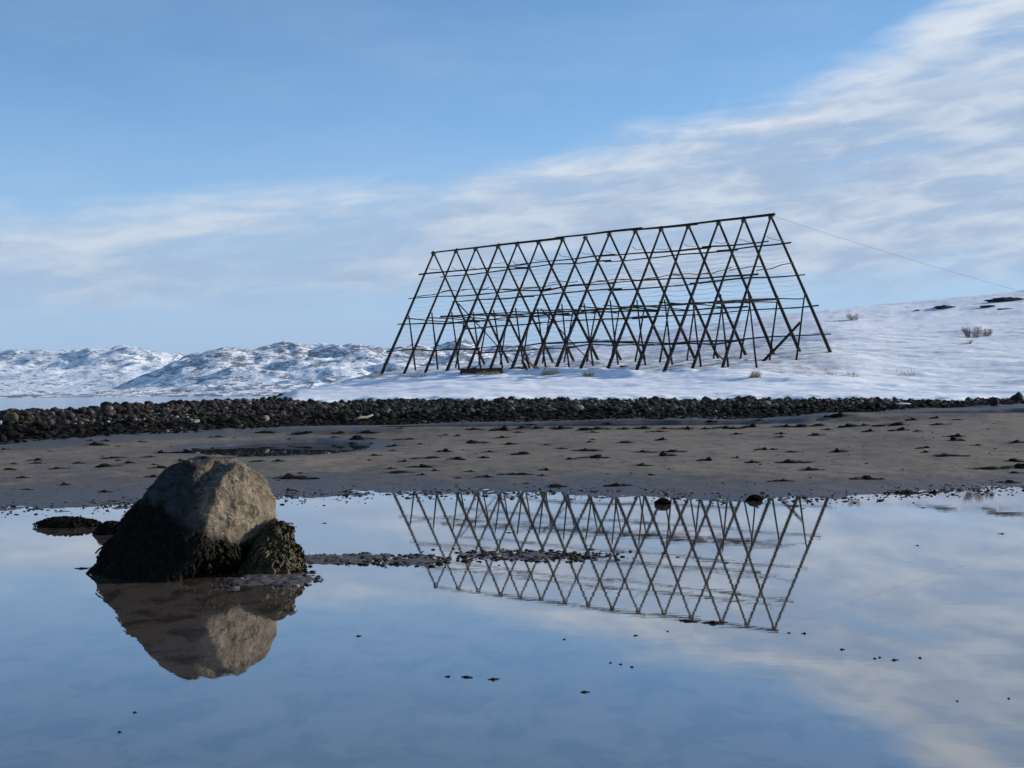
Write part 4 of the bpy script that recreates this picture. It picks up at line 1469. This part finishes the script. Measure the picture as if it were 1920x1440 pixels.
def shrub(px, py, wpx, hpx, n, label, seed):
    p = hit(px, py)
    w = wpx / F * p.y / 2; h = hpx / F * p.y
    r = random.Random(seed)
    root = empty('bare_shrub', p)
    tag(root, label, 'shrub', 'bare shrubs on the snow hill')
    S = Join(); Tw = Join()
    for i in range(n):
        a = r.uniform(0, 6.28)
        b = Vector((math.cos(a) * w * .55 * r.random(), math.sin(a) * w * .3 * r.random(), -.05))
        t = Vector((math.cos(a) * w * r.uniform(.3, 1), math.sin(a) * w * .6 * r.uniform(.2, 1), h * r.uniform(.45, 1.0)))
        v, f = tube([b, b.lerp(t, .5) + Vector((r.uniform(-.1, .1) * w, 0, .1 * h)), t], [.02, .014, .007], 4)
        S.add(v, f)
        for k in range(7):
            s = b.lerp(t, r.uniform(.3, 1))
            e = s + Vector((r.uniform(-.28, .28) * w, r.uniform(-.2, .2) * w, r.uniform(.02, .34) * h))
            v, f = tube([s, e], [.011, .005], 3)
            Tw.add(v, f)
    obj('stem', S.mesh('stem', M_TWIG), root)
    obj('twigs', Tw.mesh('twigs', M_TWIG), root)


shrub(1822, 633, 52, 20, 46, 'largest bare grey shrub on the snow hill at the right', 1)
shrub(1852, 630, 26, 14, 22, 'smaller bare shrub just right of the largest shrub on the hill', 2)
shrub(1600, 601, 34, 12, 26, 'bare shrub on the skyline just right of the rack', 3)
shrub(1818, 645, 14, 6, 10, 'tiny twig bunch below the largest shrub', 4)


def outcrop(px, py, wpx, hpx, label, seed):
    p = hit(px, py)
    if p.y < 100: p = Vector((ray(px, py).x * 200, 200, surf(ray(px, py).x * 200, 200)))
    w = wpx / F * p.y / 2; h = hpx / F * p.y
    q, f = lump('rock', None, (w, w * .6, h * .5), seed, 5, .42)
    o = obj('rock_outcrop', mesh_from('rock_outcrop', q, f, M_DARKROCK), None, (p.x, p.y, p.z))
    tag(o, label, 'rock', 'dark rocks on the snow hill')


outcrop(1720, 585, 14, 6, 'small dark rock on the hill skyline, leftmost of the skyline rocks', 61)
outcrop(1771, 579, 38, 8, 'pointed dark rock on the hill skyline between the two others', 62)
outcrop(1888, 565, 62, 9, 'broad dark rock outcrop on the skyline at the right edge', 63)
outcrop(1852, 575, 26, 4, 'flat dark rock just below the broad skyline outcrop', 64)
outcrop(1885, 581, 24, 4, 'flat grey rock under the broad skyline outcrop', 65)
outcrop(1608, 665, 8, 4, 'small dark stone in the snow right of the rack end', 66)

# dark rocky shore below the snow tip
for j, (x, y, w, h) in enumerate(((518, 747, 24, 5), (535, 743, 26, 6), (556, 739, 22, 5))):
    d = 92.0 - j * 2
    p = Vector((ray(x, y).x * d, d, ray(x, y).z * d + EYE))
    q, f = lump('rock', None, (w / F * d / 2, 1.0, h / F * d), 81 + j, 4, .25)
    o = obj('shore_rock', mesh_from('shore_rock', q, f, M_DARKROCK), None, p)
    tag(o, ('leftmost', 'middle', 'rightmost')[j] + ' dark rock on the sea shore behind the snow tip', 'rock', 'rocks behind the snow tip')

# ------------------------------------------------------------------ thin sea air over the fjord
HAZE = 0.000035
J = Join()
box(J, (0, 4400, 99), (24000, 9300, 206))
hz_o = obj('haze', J.mesh('haze', None, False))
hm = bpy.data.materials.new('haze'); hm.use_nodes = True
HT = NT(hm.node_tree)
ho = HT.n('ShaderNodeOutputMaterial'); hv = HT.n('ShaderNodeVolumePrincipled')
hv.inputs['Color'].default_value = (0.45, 0.72, 1.0, 1)
hv.inputs['Density'].default_value = HAZE
HT.put(ho.inputs['Volume'], hv.outputs[0])
hz_o.data.materials.append(hm)
tag(hz_o, kind='stuff')

print('SCENE DONE', len(bpy.data.objects))
